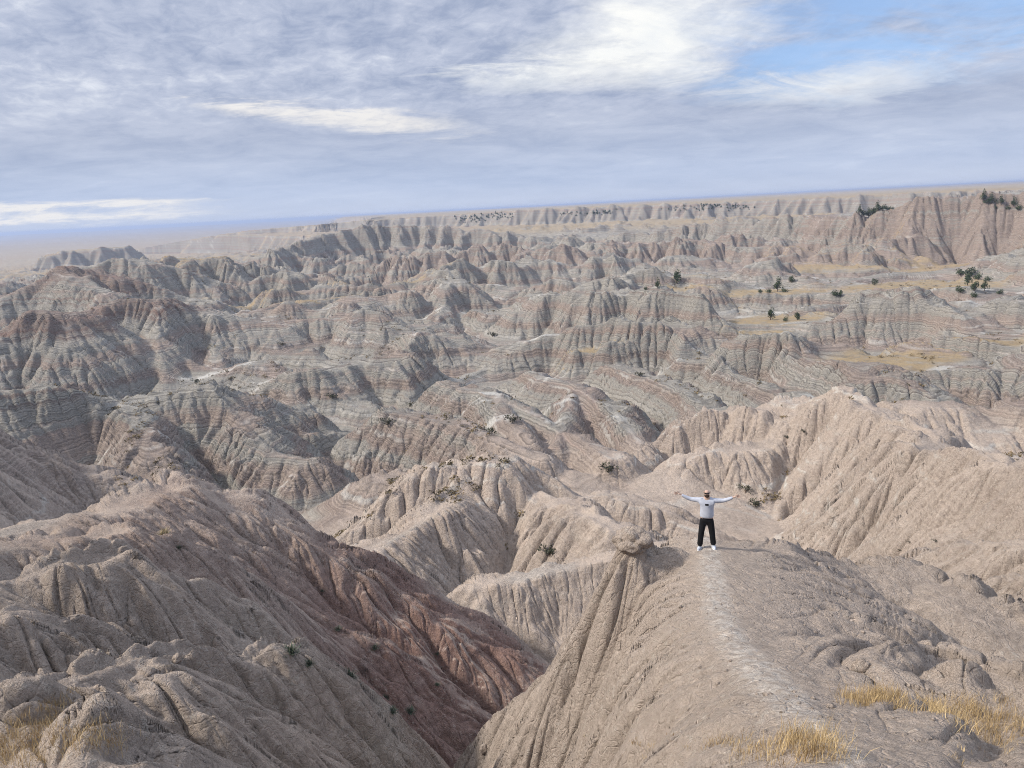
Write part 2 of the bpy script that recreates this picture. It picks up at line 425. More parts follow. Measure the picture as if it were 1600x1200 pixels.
def erode(z, dx, steps, k, smax, rng, fillsweeps=40, a0=500.0, mexp=.5, uplift=None, rnd=.5):
    z = z.astype(np.float64)
    H, Wd = z.shape; N = H * Wd
    idx = np.arange(N).reshape(H, Wd)
    jit = [1 + rnd * (rng.random((H, Wd)) - .5) for _ in NB]
    edge = np.zeros((H, Wd), bool); edge[0] = edge[-1] = True; edge[:, 0] = edge[:, -1] = True
    # shallow pit filling
    z0 = z.copy()
    for _ in range(fillsweeps):
        mn = np.full_like(z, 1e9)
        for dy, dxx in NB: mn = np.minimum(mn, shift(z, dy, dxx, 1e9))
        z = np.where(edge, z0, np.maximum(z, np.minimum(mn + 1e-4, z + .3)))
    A = None
    for it in range(steps):
        best = np.zeros((H, Wd)); rec = idx.copy(); dist = np.full((H, Wd), dx)
        for (dy, dxx), j in zip(NB, jit):
            L = dx * (1.41421 if dy and dxx else 1.0)
            s = (z - shift(z, dy, dxx, 1e9)) / L
            s = np.where(s > 0, s * j, 0)
            m = s > best
            best = np.where(m, s, best); dist = np.where(m, L, dist)
            rec = np.where(m, idx + dy * Wd + dxx, rec)
        rec[edge] = idx[edge]
        rec = rec.ravel(); dist = dist.ravel()
        root = rec == np.arange(N)
        # drainage area by pointer doubling
        A = np.full(N + 1, dx * dx); A[N] = 0
        r = np.append(np.where(root, N, rec), N)
        for _ in range(10):
            A = A + np.bincount(r, weights=A, minlength=N + 1); A[N] = 0
            r = r[r]
        A = A[:N]
        zz = z.ravel()
        F = k * (A / a0) ** mexp / dist
        a = zz / (1 + F); b = F / (1 + F)
        a[root] = zz[root]; b[root] = 0
        r = rec.copy()
        for _ in range(9):
            a = a + b * a[r]; b = b * b[r]; r = r[r]
        zz = np.minimum(zz, a + b * zz[r])
        c = smax * dist; a = zz.copy(); c[root] = 0; r = rec.copy()
        for _ in range(7):
            a = np.minimum(a, a[r] + c); c = c + c[r]; r = r[r]
        z = a.reshape(H, Wd)
        z = blur(z, 1, .06)
    return z, A.reshape(H, Wd)

def rill_wave(X, Y, tx, ty, lam, seed, sharp=0.0):
    """waves that run down the fall line: rounded spurs with sharp rills between, about lam metres apart"""
    cell = lam * 1.25
    cx, cy = X / cell, Y / cell
    ix, iy = np.floor(cx).astype(np.int64), np.floor(cy).astype(np.int64)
    C = np.zeros(X.shape); S = np.zeros(X.shape)
    for oy in (-1, 0, 1):
        for ox in (-1, 0, 1):
            hh = h2(ix + ox, iy + oy, seed)
            jx = ix + ox + .5 + ((hh & 1023) / 1023.0 - .5) * .8
            jy = iy + oy + .5 + (((hh >> 10) & 1023) / 1023.0 - .5) * .8
            ph0 = ((hh >> 20) & 1023) / 1023.0 * 6.283
            ddx, ddy = cx - jx, cy - jy
            w = np.exp(-(ddx * ddx + ddy * ddy) * 2.6)
            ph = (ddx * tx + ddy * ty) * cell * (6.2832 / lam) + ph0
            C += w * np.cos(ph); S += w * np.sin(ph)
    n = np.sqrt(C * C + S * S) + 1e-6
    c = np.sqrt(np.clip((1 + C / n) / 2, 0, 1))
    v = (c - .64) * (1 - sharp) + sharp * (.82 - np.exp(-c * 8.5)) * .75
    return v * np.clip(n * 1.6, .3, 1)

def gullies(z, X, Y, dx, lam, amp, seed, nblur, sharp=0.0, smin=.12):
    zb = blur(z, nblur, .8)
    gy, gx = np.gradient(zb, dx)
    s = np.hypot(gx, gy) + 1e-6
    md = np.clip(.95 + 1.1 * fbm(X, Y, lam * 4.5, 2, seed + 500), .1, 1.8)
    return z + md * amp * np.clip((s - smin) / .45, 0, 1.3) * rill_wave(X, Y, -gy / s, gx / s, lam, seed, sharp)

def path_distance(x, y):
    out = np.full(x.shape, 99.0)
    m = (x > -9) & (x < 14) & (y > -12) & (y < 34)
    for a, b in zip(PATH[:-1], PATH[1:]):
        dx, dy = b - a
        t = np.clip(((x[m] - a[0]) * dx + (y[m] - a[1]) * dy) / (dx * dx + dy * dy), 0, 1)
        out[m] = np.minimum(out[m], np.hypot(x[m] - a[0] - t * dx, y[m] - a[1] - t * dy))
    return out

class Grid:
    def __init__(s, x0, x1, y0, y1, dx):
        s.dx = dx
        s.xs = np.arange(x0, x1 + dx * .5, dx); s.ys = np.arange(y0, y1 + dx * .5, dx)
        s.X, s.Y = np.meshgrid(s.xs, s.ys)
        s.x0, s.y0 = x0, y0
    def weight(s, x, y, m):
        d = np.minimum(np.minimum(x - s.xs[0], s.xs[-1] - x), np.minimum(y - s.ys[0], s.ys[-1] - y))
        return sstep(s.dx * 2.5, m, d)
    def sample(s, arr, x, y, cubic=True):
        h, w = arr.shape
        fx = np.clip((x - s.x0) / s.dx, 1, w - 2.001); fy = np.clip((y - s.y0) / s.dx, 1, h - 2.001)
        ix, iy = fx.astype(np.int64), fy.astype(np.int64)
        tx, ty = fx - ix, fy - iy
        if not cubic:
            return (arr[iy, ix] * (1 - tx) + arr[iy, ix + 1] * tx) * (1 - ty) + (arr[iy + 1, ix] * (1 - tx) + arr[iy + 1, ix + 1] * tx) * ty
        ix = np.minimum(ix, w - 3); iy = np.minimum(iy, h - 3); tx = fx - ix; ty = fy - iy
        def wts(t):
            return (-.5 * t + t * t - .5 * t ** 3, 1 - 2.5 * t * t + 1.5 * t ** 3, .5 * t + 2 * t * t - 1.5 * t ** 3, -.5 * t * t + .5 * t ** 3)
        wx, wy = wts(tx), wts(ty)
        flat = arr.ravel(); out = 0
        for j in range(4):
            row = 0; o = (iy + j - 1) * w + ix - 1
            for i in range(4): row = row + wx[i] * flat[o + i]
            out = out + wy[j] * row
        return out
# ---------------------------------------------------------------- eroded ground, four nested grids
rng = np.random.default_rng(7)
GF = Grid(-1000, 1050, 470, 1560, 2.9)
z = macro(GF.X, GF.Y, GF.dx) + rng.normal(0, .2, GF.X.shape) + fbm(GF.X, GF.Y, 26, 3, 301) * 1.5
z = gullies(z, GF.X, GF.Y, GF.dx, 36, 8, 1, 20)
z = gullies(z, GF.X, GF.Y, GF.dx, 17, 7, 2, 6)
zF, aF = erode(z, GF.dx, 8, .6, 1.5, rng)
zF = zF - blur(2.6 * sstep(250, 3000, aF), 1, .5)
print('far', time.time() - T0)
GM = Grid(-440, 480, -60, 640, 1.05)
_D = np.hypot(GM.X, GM.Y)
z = macro(GM.X, GM.Y, GM.dx) + rng.normal(0, .05, GM.X.shape) + fbm(GM.X, GM.Y, 11, 3, 302) * .4
z = gullies(z, GM.X, GM.Y, GM.dx, 24, 5.5 * sstep(60, 160, _D) * (1 + .4 * sstep(330, 450, _D)), 11, 70)
z = gullies(z, GM.X, GM.Y, GM.dx, 11, 2.0 * sstep(30, 120, _D) * (1 + .7 * sstep(330, 450, _D)), 12, 20, .4)
z, aM = erode(z, GM.dx, 7, .25, 1.5, rng)
z = z - blur(1.5 * sstep(45, 500, aM), 1, .4)
zM = gullies(z, GM.X, GM.Y, GM.dx, 4.6, .8, 13, 5, .6)
print('mid', time.time() - T0)
GN = Grid(-100, 112, -15, 152, .42)
_D = np.hypot(GN.X, GN.Y)
_w = sstep(100, 135, _D)
_c = .12 + .88 * sstep(1.2, 5.0, path_distance(GN.X, GN.Y))
z = macro(GN.X, GN.Y, GN.dx) + fbm(GN.X, GN.Y, 5, 3, 303) * .22 * _c
z = gullies(z, GN.X, GN.Y, GN.dx, 13, 2.4 * sstep(25, 70, _D) * (1 + .9 * sstep(15, 40, GN.X)), 21, 110)
z = z * (1 - _w) + GM.sample(zM, GN.X, GN.Y) * _w + rng.normal(0, .02, z.shape)
z = gullies(z, GN.X, GN.Y, GN.dx, 6.5, 1.0 * (.4 + .6 * sstep(25, 60, _D)) * _c * (1 + .7 * sstep(15, 40, GN.X)), 22, 40, .5)
z, aN = erode(z, GN.dx, 6, .12, 2.2, rng, a0=200)
z = z - blur((.45 * sstep(8, 120, aN)) * _c, 2, .5)
zN = gullies(z, GN.X, GN.Y, GN.dx, 2.6, .38 * _c, 23, 6, .6)
print('near', time.time() - T0)
GH = Grid(-27, 37, -2, 52, .14)
_c = .08 + .92 * sstep(.7, 3.2, path_distance(GH.X, GH.Y))
z = macro(GH.X, GH.Y, GH.dx) + fbm(GH.X, GH.Y, 1.8, 3, 304) * .06 * _c + rng.normal(0, .008, GH.X.shape)
z = gullies(z, GH.X, GH.Y, GH.dx, 3.4, .6 * _c, 31, 60, .4)
z = gullies(z, GH.X, GH.Y, GH.dx, 1.6, .55 * _c, 32, 16, .6)
zH, aH = erode(z, GH.dx, 5, .05, 2.6, rng, a0=60)
zH = zH - blur(.17 * sstep(.9, 12, aH) * _c, 2, .5)
print('hero', time.time() - T0)
for _g, _z, _n in ((GF, zF, 1), (GM, zM, 3), (GN, zN, 5), (GH, zH, 9)):
    _b = blur(_z, _n, .8); _g.gy, _g.gx = np.gradient(_b, _g.dx)
    _g.ga = np.hypot(blur(_g.gx, _n * 3, .8), blur(_g.gy, _n * 3, .8))      # falls to nothing along crests

# layered rock: hard beds stand out as ledges
_rs = np.random.default_rng(11)
_zt = np.arange(-120, 60, .05)
_hard = np.zeros_like(_zt); _z = -119.0
while _z < 58:
    th = _rs.uniform(.12, .5); _hard[(_zt > _z) & (_zt < _z + th)] = _rs.uniform(.5, 1); _z += th + _rs.uniform(.5, 2.4)
_hs = np.convolve(_hard, np.ones(3) / 3, 'same')
_gr = 1 + 2.2 * _hs
# above each hard bed a bench
_be = np.roll(_hs, 7) * .75
_gr = np.maximum(.2, _gr - 1.6 * _be)
_gr /= _gr.mean()
_G = np.cumsum(_gr) * .05; _G = _G - np.linspace(_G[0], _G[-1], len(_G))      # offset, zero mean drift
_G = np.clip(_G - np.convolve(_G, np.ones(81) / 81, 'same'), -.8, .8)

def strata_z(x, y, z):
    return z + .012 * x - .004 * y + fbm(x, y, 130, 2, 88) * 1.2

def raw_height(x, y):
    D = np.hypot(x, y)
    z = np.empty(x.shape); fl = np.ones(x.shape) * 1.0
    zz = np.zeros(x.shape); acc = np.zeros(x.shape); rem = np.ones(x.shape)
    for g, zg, ag, mrg in ((GH, zH, aH, 5), (GN, zN, aN, 14), (GM, zM, aM, 40), (GF, zF, aF, 60)):
        inside = (x > g.xs[0]) & (x < g.xs[-1]) & (y > g.ys[0]) & (y < g.ys[-1]) & (rem > 0)
        if not inside.any(): continue
        w = np.zeros(x.shape); w[inside] = g.weight(x[inside], y[inside], mrg)
        w = w * rem
        m = w > 0
        zz[m] += w[m] * g.sample(zg, x[m], y[m]); acc[m] += w[m] * g.sample(ag, x[m], y[m], False); rem = rem - w
    m = rem > 1e-4
    if m.any(): zz[m] += rem[m] * macro(x[m], y[m], 10)
    return zz, acc

def height(x, y, detail=True):
    z, acc = raw_height(x, y)
    D = np.hypot(x, y)
    zs = strata_z(x, y, z)
    led = np.interp(zs, _zt, _G)
    amp = np.interp(D, [0, 18, 60, 110, 170, 1500, 2500], [0, .03, .1, .35, 1.0, 1.1, 0]) * (.6 + 1.1 * fbm(x, y, 25, 3, 33))
    z = z + np.clip(amp, 0, 1.2) * led
    if detail:
        gx = np.zeros(x.shape); gy = np.zeros(x.shape); ga = np.zeros(x.shape); rem = np.ones(x.shape)
        for g in (GH, GN, GM, GF):
            inside = (x > g.xs[0]) & (x < g.xs[-1]) & (y > g.ys[0]) & (y < g.ys[-1]) & (rem > 0)
            if not inside.any(): continue
            gx[inside] += rem[inside] * g.sample(g.gx, x[inside], y[inside], False)
            gy[inside] += rem[inside] * g.sample(g.gy, x[inside], y[inside], False)
            ga[inside] += rem[inside] * g.sample(g.ga, x[inside], y[inside], False)
            rem[inside] = 0
        s = np.hypot(gx, gy) + 1e-6; tx, ty = -gy / s, gx / s
        ks = np.clip((ga - .2) / .5, 0, 1.3)
        pc = .08 + .92 * sstep(.35, 1.7, path_distance(x, y))
        for lam, a, d0, d1, sd, shp in ((7.5, 2.2, 420, 1500, 51, .8), (4.0, 1.5, 170, 900, 52, .8), (2.3, .85, 60, 420, 53, .7), (1.15, .45, 0, 190, 54, .9), (.62, .2, 0, 95, 55, .9), (.3, .05, 0, 30, 56, .8)):
            m = (D > d0 * .7) & (D < d1) & (s > .15)
            if m.any():
                f = np.clip((d1 - D[m]) / (d1 * .35), 0, 1) * (sstep(d0 * .7, d0 * 1.2, D[m]) if d0 else 1)
                md = np.clip(.95 + 1.2 * fbm(x[m], y[m], lam * 6, 2, sd + 500), .08, 1.9)
                z[m] += md * a * f * ks[m] * pc[m] * rill_wave(x[m], y[m], tx[m], ty[m], lam, sd, shp)
        for wl, a, dmax in ((1.3, .03, 160), (.45, .018, 60), (.2, .013, 32), (.09, .007, 17)):
            m = D < dmax
            if m.any():
                f = np.clip((dmax - D[m]) / (dmax * .4), 0, 1)
                z[m] += a * f * (perlin(x[m] / wl, y[m] / wl, int(wl * 100)))
    return z, acc, zs

def ground(x, y):
    z, _, _ = height(np.array([float(x)]), np.array([float(y)])); return float(z[0])

# columns: azimuths, dense where the photograph looks
AZ_IN = 40.0
az = np.concatenate([np.linspace(-180, -90, 14)[:-1], np.linspace(-90, -AZ_IN, 30)[:-1], np.linspace(-AZ_IN, AZ_IN, NCOL), np.linspace(AZ_IN, 90, 30)[1:], np.linspace(90, 180, 14)[1:-1]])
azr = np.radians(az)
NF = 5200
rf = np.geomspace(1.0, 45000, NF)
SA, CA = np.sin(azr)[:, None], np.cos(azr)[:, None]
zf = np.empty((len(az), NF), np.float32)
for c0 in range(0, len(az), 64):
    s = slice(c0, c0 + 64)
    xx, yy = SA[s] * rf[None], CA[s] * rf[None]
    zf[s] = height(xx, yy, False)[0]
print('profile', time.time() - T0)
# rows: finer where the slope faces the viewpoint, coarser behind crests
e = np.arctan2(zf, rf[None])
runmax = np.maximum.accumulate(e, 1)
vis = (e >= runmax - .004).astype(np.float32)
de = np.abs(np.diff(e, axis=1)) * np.minimum(1, vis[:, 1:] + .12)
wgt = de + .0010 * np.diff(np.log(rf))[None] + 1e-7
cum = np.concatenate([np.zeros((len(az), 1)), np.cumsum(wgt, 1)], 1)
cum /= cum[:, -1:]
kk = 24
pad = np.pad(cum, ((kk, kk), (0, 0)), mode='wrap')
cs = np.cumsum(np.concatenate([np.zeros((1, NF)), pad], 0), 0)
cum = (cs[2 * kk + 1:] - cs[:-2 * kk - 1]) / (2 * kk + 1)
tt = np.linspace(0, 1, NROW)
RR = np.stack([np.interp(tt, cum[i], rf) for i in range(len(az))])
X, Y = SA * RR, CA * RR
Z = np.empty(X.shape); ACC = np.empty(X.shape); ZS = np.empty(X.shape)
for c0 in range(0, len(az), 64):
    s = slice(c0, c0 + 64)
    Z[s], ACC[s], ZS[s] = height(X[s], Y[s])
print('heights', time.time() - T0)

def mesh_from_arrays(name, co, quads, mat, attrs=None, smooth=True):
    me = bpy.data.meshes.new(name)
    me.vertices.add(len(co)); me.vertices.foreach_set('co', np.asarray(co, np.float32).ravel())
    me.loops.add(quads.size); me.loops.foreach_set('vertex_index', quads.astype(np.int32).ravel())
    n = len(quads); k = quads.shape[1]
    me.polygons.add(n)
    me.polygons.foreach_set('loop_start', np.arange(0, n * k, k, dtype=np.int32))
    if smooth: me.polygons.foreach_set('use_smooth', np.ones(n, bool))
    me.update(calc_edges=True)
    for an, arr in (attrs or {}).items():
        if arr.ndim == 1:
            t = me.attributes.new(an, 'FLOAT', 'POINT'); t.data.foreach_set('value', arr.astype(np.float32))
        else:
            t = me.attributes.new(an, 'FLOAT_COLOR', 'POINT'); t.data.foreach_set('color', arr.astype(np.float32).ravel())
    if mat: me.materials.append(mat)
    o = bpy.data.objects.new(name, me); col.objects.link(o)
    return o

# ---------------------------------------------------------------- what the ground is made of, vertex by vertex
slope_r = np.abs(np.gradient(Z, axis=1) / np.maximum(np.gradient(RR, axis=1), 1e-4))
DD = RR
def blobs(spec, x, y):
    out = np.zeros(x.shape)
    for u, v, D, rx, ry in spec:
        p = at(u, v, D)
        d = np.hypot((x - p[0]) / rx, (y - p[1]) / ry)
        out = np.maximum(out, sstep(1.25, .75, d))
    return out
nz1 = fbm(X, Y, 30, 4, 201)
nz2 = fbm(X, Y, 6, 4, 202)
flat = sstep(.30, .10, slope_r)
# red soil caps and the red gully
RED = blobs([(255, 480, 262, 30, 16), (70, 497, 240, 30, 14), (110, 430, 340, 34, 18)], X + nz1 * 6, Y + nz1 * 6) * sstep(-31, -27.5, ZS + nz2) * .55
_rg = blobs([(560, 990, 44, 18, 12), (720, 1080, 42, 18, 13), (620, 1100, 37, 10, 6), (520, 1000, 38, 9, 6), (480, 900, 50, 13, 9), (360, 850, 48, 10, 8)], X + nz1 * 6, Y + nz1 * 6)
_bx = np.hypot(X, Y)
RED = np.maximum(RED, _rg * sstep(31, 35, _bx + nz2 * 1.5) * (.42 + .58 * sstep(-20, -27, Z + nz2 * 1.5)))
# dry grass on the flats
GRS = blobs([(u, v, D, rx * .95, ry * .95) for u, v, D, rx, ry in FLATS] + [(1440, 402, 450, 60, 25), (300, 403, 430, 22, 10), (420, 452, 330, 40, 14), (640, 440, 390, 50, 18), (1290, 400, 480, 60, 14)], X + nz1 * 7, Y + nz1 * 7)
GRS = GRS * np.maximum(flat, sstep(.5, .2, slope_r) * .9)
top = sstep(700, 1000, DD) * flat
GRS = np.maximum(GRS, top * .85)
WSH = sstep(.25, .05, slope_r) * sstep(.30, .6, fbm(X * .5, Y, 9, 4, 230)) * sstep(70, 110, DD) * sstep(700, 400, DD) * (1 - GRS)
# worn path along the spur
dp = path_distance(X, Y)
PTH = sstep(.42, .10, dp + nz2 * .15)
PINK = np.clip(sstep(170, 60, DD) * .75 + sstep(9, 2, np.abs(dp)) * .6 + np.maximum(blobs([(1450, 350, 490, 140, 40), (1000, 390, 500, 160, 30)], X, Y) * .33, blobs([(1320, 660, 108, 30, 28), (1550, 800, 58, 28, 22)], X, Y) * .9) + nz1 * .25, 0, 1)
PINK = PINK - .36 * sstep(1, -5, X) * sstep(75, 40, DD)
LEDGE = np.interp(ZS, _zt, _hs) * sstep(30, 80, DD) * sstep(-.15, .4, fbm(X, Y, 14, 4, 240)) * sstep(1.6, .5, slope_r)

def ground_material():
    m = bpy.data.materials.new('clay'); m.use_nodes = True
    g = NT(m.node_tree); b = g.n['Principled BSDF']
    geo = g.n.new('ShaderNodeNewGeometry'); pos = geo.outputs['Position']
    zs = g.attr('zs'); tint = g.n.new('ShaderNodeAttribute'); tint.attribute_name = 'tint'
    t2 = g.n.new('ShaderNodeAttribute'); t2.attribute_name = 'tint2'
    t3 = g.n.new('ShaderNodeAttribute'); t3.attribute_name = 'tint3'
    far, pale, crust_toplit = g.sep(t3.outputs['Vector'])
    red, grs, wsh = g.sep(tint.outputs['Vector']); pth, pink, led = g.sep(t2.outputs['Vector'])
    wob = g.mul(g.sub(g.noise(pos, .12, 4), .5), .55)
    z2 = g.add(zs, wob)
    n1 = g.noise(None, 1, 2, .6, dim='1D', w=g.mul(z2, .27))
    band = g.step(g.noise(None, 1, 1, .5, dim='1D', w=g.mul(z2, .85)), .57, .66)
    n2 = g.noise(None, 1, 2, .6, dim='1D', w=g.mul(z2, 1.15))
    n3 = g.noise(None, 1, 1, .6, dim='1D', w=g.mul(z2, 4.7))
    blot = g.noise(pos, .12, 4, .6)
    fine = g.noise(pos, 3.5, 5, .65)
    grit = g.noise(pos, 22, 4, .7)
    greyc = g.mix(n2, g.mix(pale, (.325, .308, .268, 1), (.38, .335, .285, 1)), g.mix(pale, (.46, .435, .385, 1), (.52, .465, .40, 1)))
    n2 = g.add(.5, g.mul(g.sub(n2, .5), g.lin(pink, .3, 1, 1, .35)))
    pinkc = g.mix(n2, g.mix(pale, (.325, .265, .225, 1), (.37, .295, .243, 1)), g.mix(pale, (.455, .38, .325, 1), (.49, .41, .345, 1)))
    f = g.step(g.add(g.add(g.add(n1, .14), g.mul(g.sub(pink, .35), .45)), g.mul(g.sub(blot, .5), .3)), g.lin(pale, 0, 1, .48, .38), g.lin(pale, 0, 1, .60, .72))
    c = g.mix(f, greyc, pinkc)
    thin = g.step(g.noise(None, 1, 1.5, .6, dim='1D', w=g.mul(z2, 2.3)), .60, .66)
    c = g.mix(g.mul(thin, g.lin(pale, 0, 1, .36, .06)), c, (.19, .165, .145, 1))
    c = g.mix(g.mul(band, g.lin(pale, 0, 1, .42, .10)), c, (.31, .235, .20, 1))
    c = g.mix(g.mul(red, g.step(blot, .2, .6, .6, .9)), c, (.25, .15, .122, 1))
    c = g.mix(g.lin(pale, 0, 1, 1, .2), c, g.mix(1.0, c, g.lin(n3, .3, .7, .66, 1.26), 'MULTIPLY'))
    c = g.mix(g.mul(led, .8), c, (.60, .58, .53, 1))
    c = g.mix(1.0, c, g.lin(fine, .25, .75, .72, 1.25), 'MULTIPLY')
    c = g.mix(1.0, c, g.lin(grit, .25, .75, .88, 1.10), 'MULTIPLY')
    c = g.mix(1.0, c, g.mix(pale, (.67, .655, .655, 1), (1, 1, 1, 1)), 'MULTIPLY')
    c = g.mix(g.mul(crust_toplit, .6), c, (.575, .468, .385, 1))  # pale crust colour, also paints brighter upward-facing crests
    clod = g.mul(g.step(g.noise(pos, 7, 4, .6), .56, .64), g.mul(pale, g.step(g.noise(pos, .6, 3), .4, .6)))
    c = g.mix(g.mul(clod, .35), c, (.58, .53, .46, 1))
    c = g.mix(g.mul(wsh, .6), c, (.57, .55, .51, 1))
    c = g.mix(g.mul(pth, g.step(g.noise(pos, 5.5, 3, .6), .40, .62, .2, .9)), c, (.68, .605, .53, 1))
    gc = g.mix(g.noise(pos, .5, 5, .65), (.23, .165, .095, 1), (.40, .31, .19, 1))
    gc = g.mix(far, gc, g.mix(g.noise(pos, .0012, 6, .6), (.26, .205, .14, 1), (.37, .30, .21, 1)))
    c = g.mix(g.mul(grs, g.step(g.noise(pos, .35, 6, .7), .36, .56, .35, 1)), c, gc)
    g.put(b.inputs['Base Color'], c)
    b.inputs['Roughness'].default_value = .95; b.inputs['Specular IOR Level'].default_value = .12
    pop = g.voronoi(pos, 16)
    lam = g.bump(g.add(g.mul(n3, .7), g.mul(g.noise(None, 1, 2, .6, dim='1D', w=g.mul(z2, 2.1)), 1.0)), g.lin(pale, 0, 1, .65, .10), .45)
    nrm = g.bump(g.noise(pos, 1.6, 9, .76), 1.0, .45, lam)
    nrm = g.bump(g.add(g.mul(pop, .6), g.noise(pos, 30, 3, .6)), .8, .035, nrm)
    wp = g.n.new('ShaderNodeVectorMath'); wp.operation = 'ADD'; g.put(wp.inputs[0], pos)
    nn = g.n.new('ShaderNodeTexNoise'); g.put(nn.inputs['Vector'], pos); nn.inputs['Scale'].default_value = 1.7; g.l.new(nn.outputs['Color'], wp.inputs[1])
    crack = g.step(g.voronoi(wp.outputs[0], 2.2, 'DISTANCE_TO_EDGE'), 0, .07)
    nrm = g.bump(g.add(g.mul(crack, g.mul(pale, .6)), g.mul(clod, .5)), .8, .05, nrm)
    g.put(b.inputs['Normal'], nrm)
    return m
CLAY = ground_material()
NCA = len(az)
co = np.stack([X, Y, Z], -1).reshape(-1, 3)
ii = np.arange(NCA); jj = np.arange(NROW - 1)
I, J = np.meshgrid(ii, jj, indexing='ij')
I2 = (I + 1) % NCA
quads = np.stack([I * NROW + J, I2 * NROW + J, I2 * NROW + J + 1, I * NROW + J + 1], -1).reshape(-1, 4)[:, ::-1]
tint = np.stack([RED, GRS, WSH, np.ones_like(RED)], -1).reshape(-1, 4)
tint2 = np.stack([PTH, PINK, LEDGE, np.ones_like(RED)], -1).reshape(-1, 4)
PALE = np.clip(np.maximum(sstep(130, 65, RR), blobs([(1330, 650, 112, 34, 22), (1480, 720, 82, 30, 20), (720, 740, 90, 24, 12)], X, Y)) + .15 * nz1, 0, 1)
CRUST_TOPLIT = np.maximum(sstep(.75, .3, slope_r) * sstep(-.25, .35, nz2) * sstep(140, 60, RR), .75 * sstep(6.5, 1.5, dp + nz2))  # gentle near slopes paler: dry crust plus painted toplight; man's spur paler too
tint3 = np.stack([sstep(900, 1600, RR), PALE, CRUST_TOPLIT, np.ones_like(RED)], -1).reshape(-1, 4)
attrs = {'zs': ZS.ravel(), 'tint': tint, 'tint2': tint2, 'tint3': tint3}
def sub_sheet(name, sel):
    q = quads[sel]; used = np.unique(q); remap = np.zeros(len(co), np.int64); remap[used] = np.arange(len(used))
    o = mesh_from_arrays(name, co[used], remap[q], CLAY, {k: v[used] for k, v in attrs.items()})
    o['kind'] = 'structure'; return o
qf = quads[:, 0]
is_path = (PTH.ravel()[qf] > .35)
is_plain = (RR.ravel()[qf] > 1900)
sub_sheet('badlands_terrain', ~(is_path | is_plain))
sub_sheet('footpath', is_path)
sub_sheet('prairie_plain', is_plain)
print('mesh', time.time() - T0)

# ---------------------------------------------------------------- air
def haze():
    s = 46000
    top, bot = 12.0, -140.0
    co = [(x, y, z) for z in (bot, top) for x, y in ((-s, -s), (s, -s), (s, s), (-s, s))]
    f = [(0, 3, 2, 1), (4, 5, 6, 7), (0, 1, 5, 4), (1, 2, 6, 5), (2, 3, 7, 6), (3, 0, 4, 7)]
    me = bpy.data.meshes.new('haze'); me.from_pydata(co, [], f)
    o = bpy.data.objects.new('haze', me); col.objects.link(o); o['kind'] = 'stuff'
    m = bpy.data.materials.new('haze'); m.use_nodes = True; n = m.node_tree.nodes; n.clear()
    v = n.new('ShaderNodeVolumePrincipled'); v.inputs['Color'].default_value = (.56, .67, .92, 1)
    v.inputs['Density'].default_value = HAZE; v.inputs['Anisotropy'].default_value = .2
    out = n.new('ShaderNodeOutputMaterial'); m.node_tree.links.new(v.outputs[0], out.inputs['Volume'])
    me.materials.append(m)
haze()

# ---------------------------------------------------------------- things
random.seed(5)
RN = np.random.default_rng(99)

def simple_mat(name, c, rough=.8, var=0.0, scale=20, spec=.2, c2=None, bump=0):
    m = bpy.data.materials.new(name); m.use_nodes = True
    g = NT(m.node_tree); b = g.n['Principled BSDF']
    b.inputs['Roughness'].default_value = rough; b.inputs['Specular IOR Level'].default_value = spec
    tc = g.n.new('ShaderNodeTexCoord')
    n = g.noise(tc.outputs['Object'], scale, 4, .6)
    c2 = c2 or tuple(v * (1 - var) for v in c)
    g.put(b.inputs['Base Color'], g.mix(g.step(n, .3, .7), tuple(c2) + (1,), tuple(c) + (1,)))
    if bump: g.put(b.inputs['Normal'], g.bump(n, .6, bump))
    return m

def tag(o, label=None, cat=None, group=None, kind=None):
    if label: o['label'] = label
    if cat: o['category'] = cat
    if group: o['group'] = group
    if kind: o['kind'] = kind
    return o

def empty(name, loc, rz=0, sc=1.0):
    o = bpy.data.objects.new(name, None); col.objects.link(o)
    o.location = loc; o.rotation_euler = (0, 0, rz); o.scale = (sc, sc, sc); o.empty_display_size = .2
    return o

def obj(name, me, mat, parent=None):
    if mat and not me.materials: me.materials.append(mat)
    o = bpy.data.objects.new(name, me); col.objects.link(o)
    if parent: o.parent = parent
    return o

def mesh(name, v, f, smooth=True):
    me = bpy.data.meshes.new(name); me.from_pydata([tuple(p) for p in v], [], f)
    if smooth: me.polygons.foreach_set('use_smooth', np.ones(len(me.polygons), bool))
    me.update(); return me

def hits(pix, settle=0):
    """where the lines of sight through these photo pixels meet the ground"""
    D = np.geomspace(4, 1900, 3200)
    out = []
    for (u, v) in pix:
        d = FWD + (u - 800) / F_PX * RIGHT - (v - 600) / F_PX * UP
        d = d / math.hypot(d[0], d[1])
        z = height(D * d[0], D * d[1], False)[0]
        k = np.argmax(z >= D * d[2])
        if z[k] < D[k] * d[2]: k = len(D) - 1
        out.append((D[k] * d[0], D[k] * d[1], D[k]))
    P = np.array(out)
    zz = height(P[:, 0], P[:, 1])[0]
    return [(P[i, 0], P[i, 1], zz[i], P[i, 2]) for i in range(len(pix))]

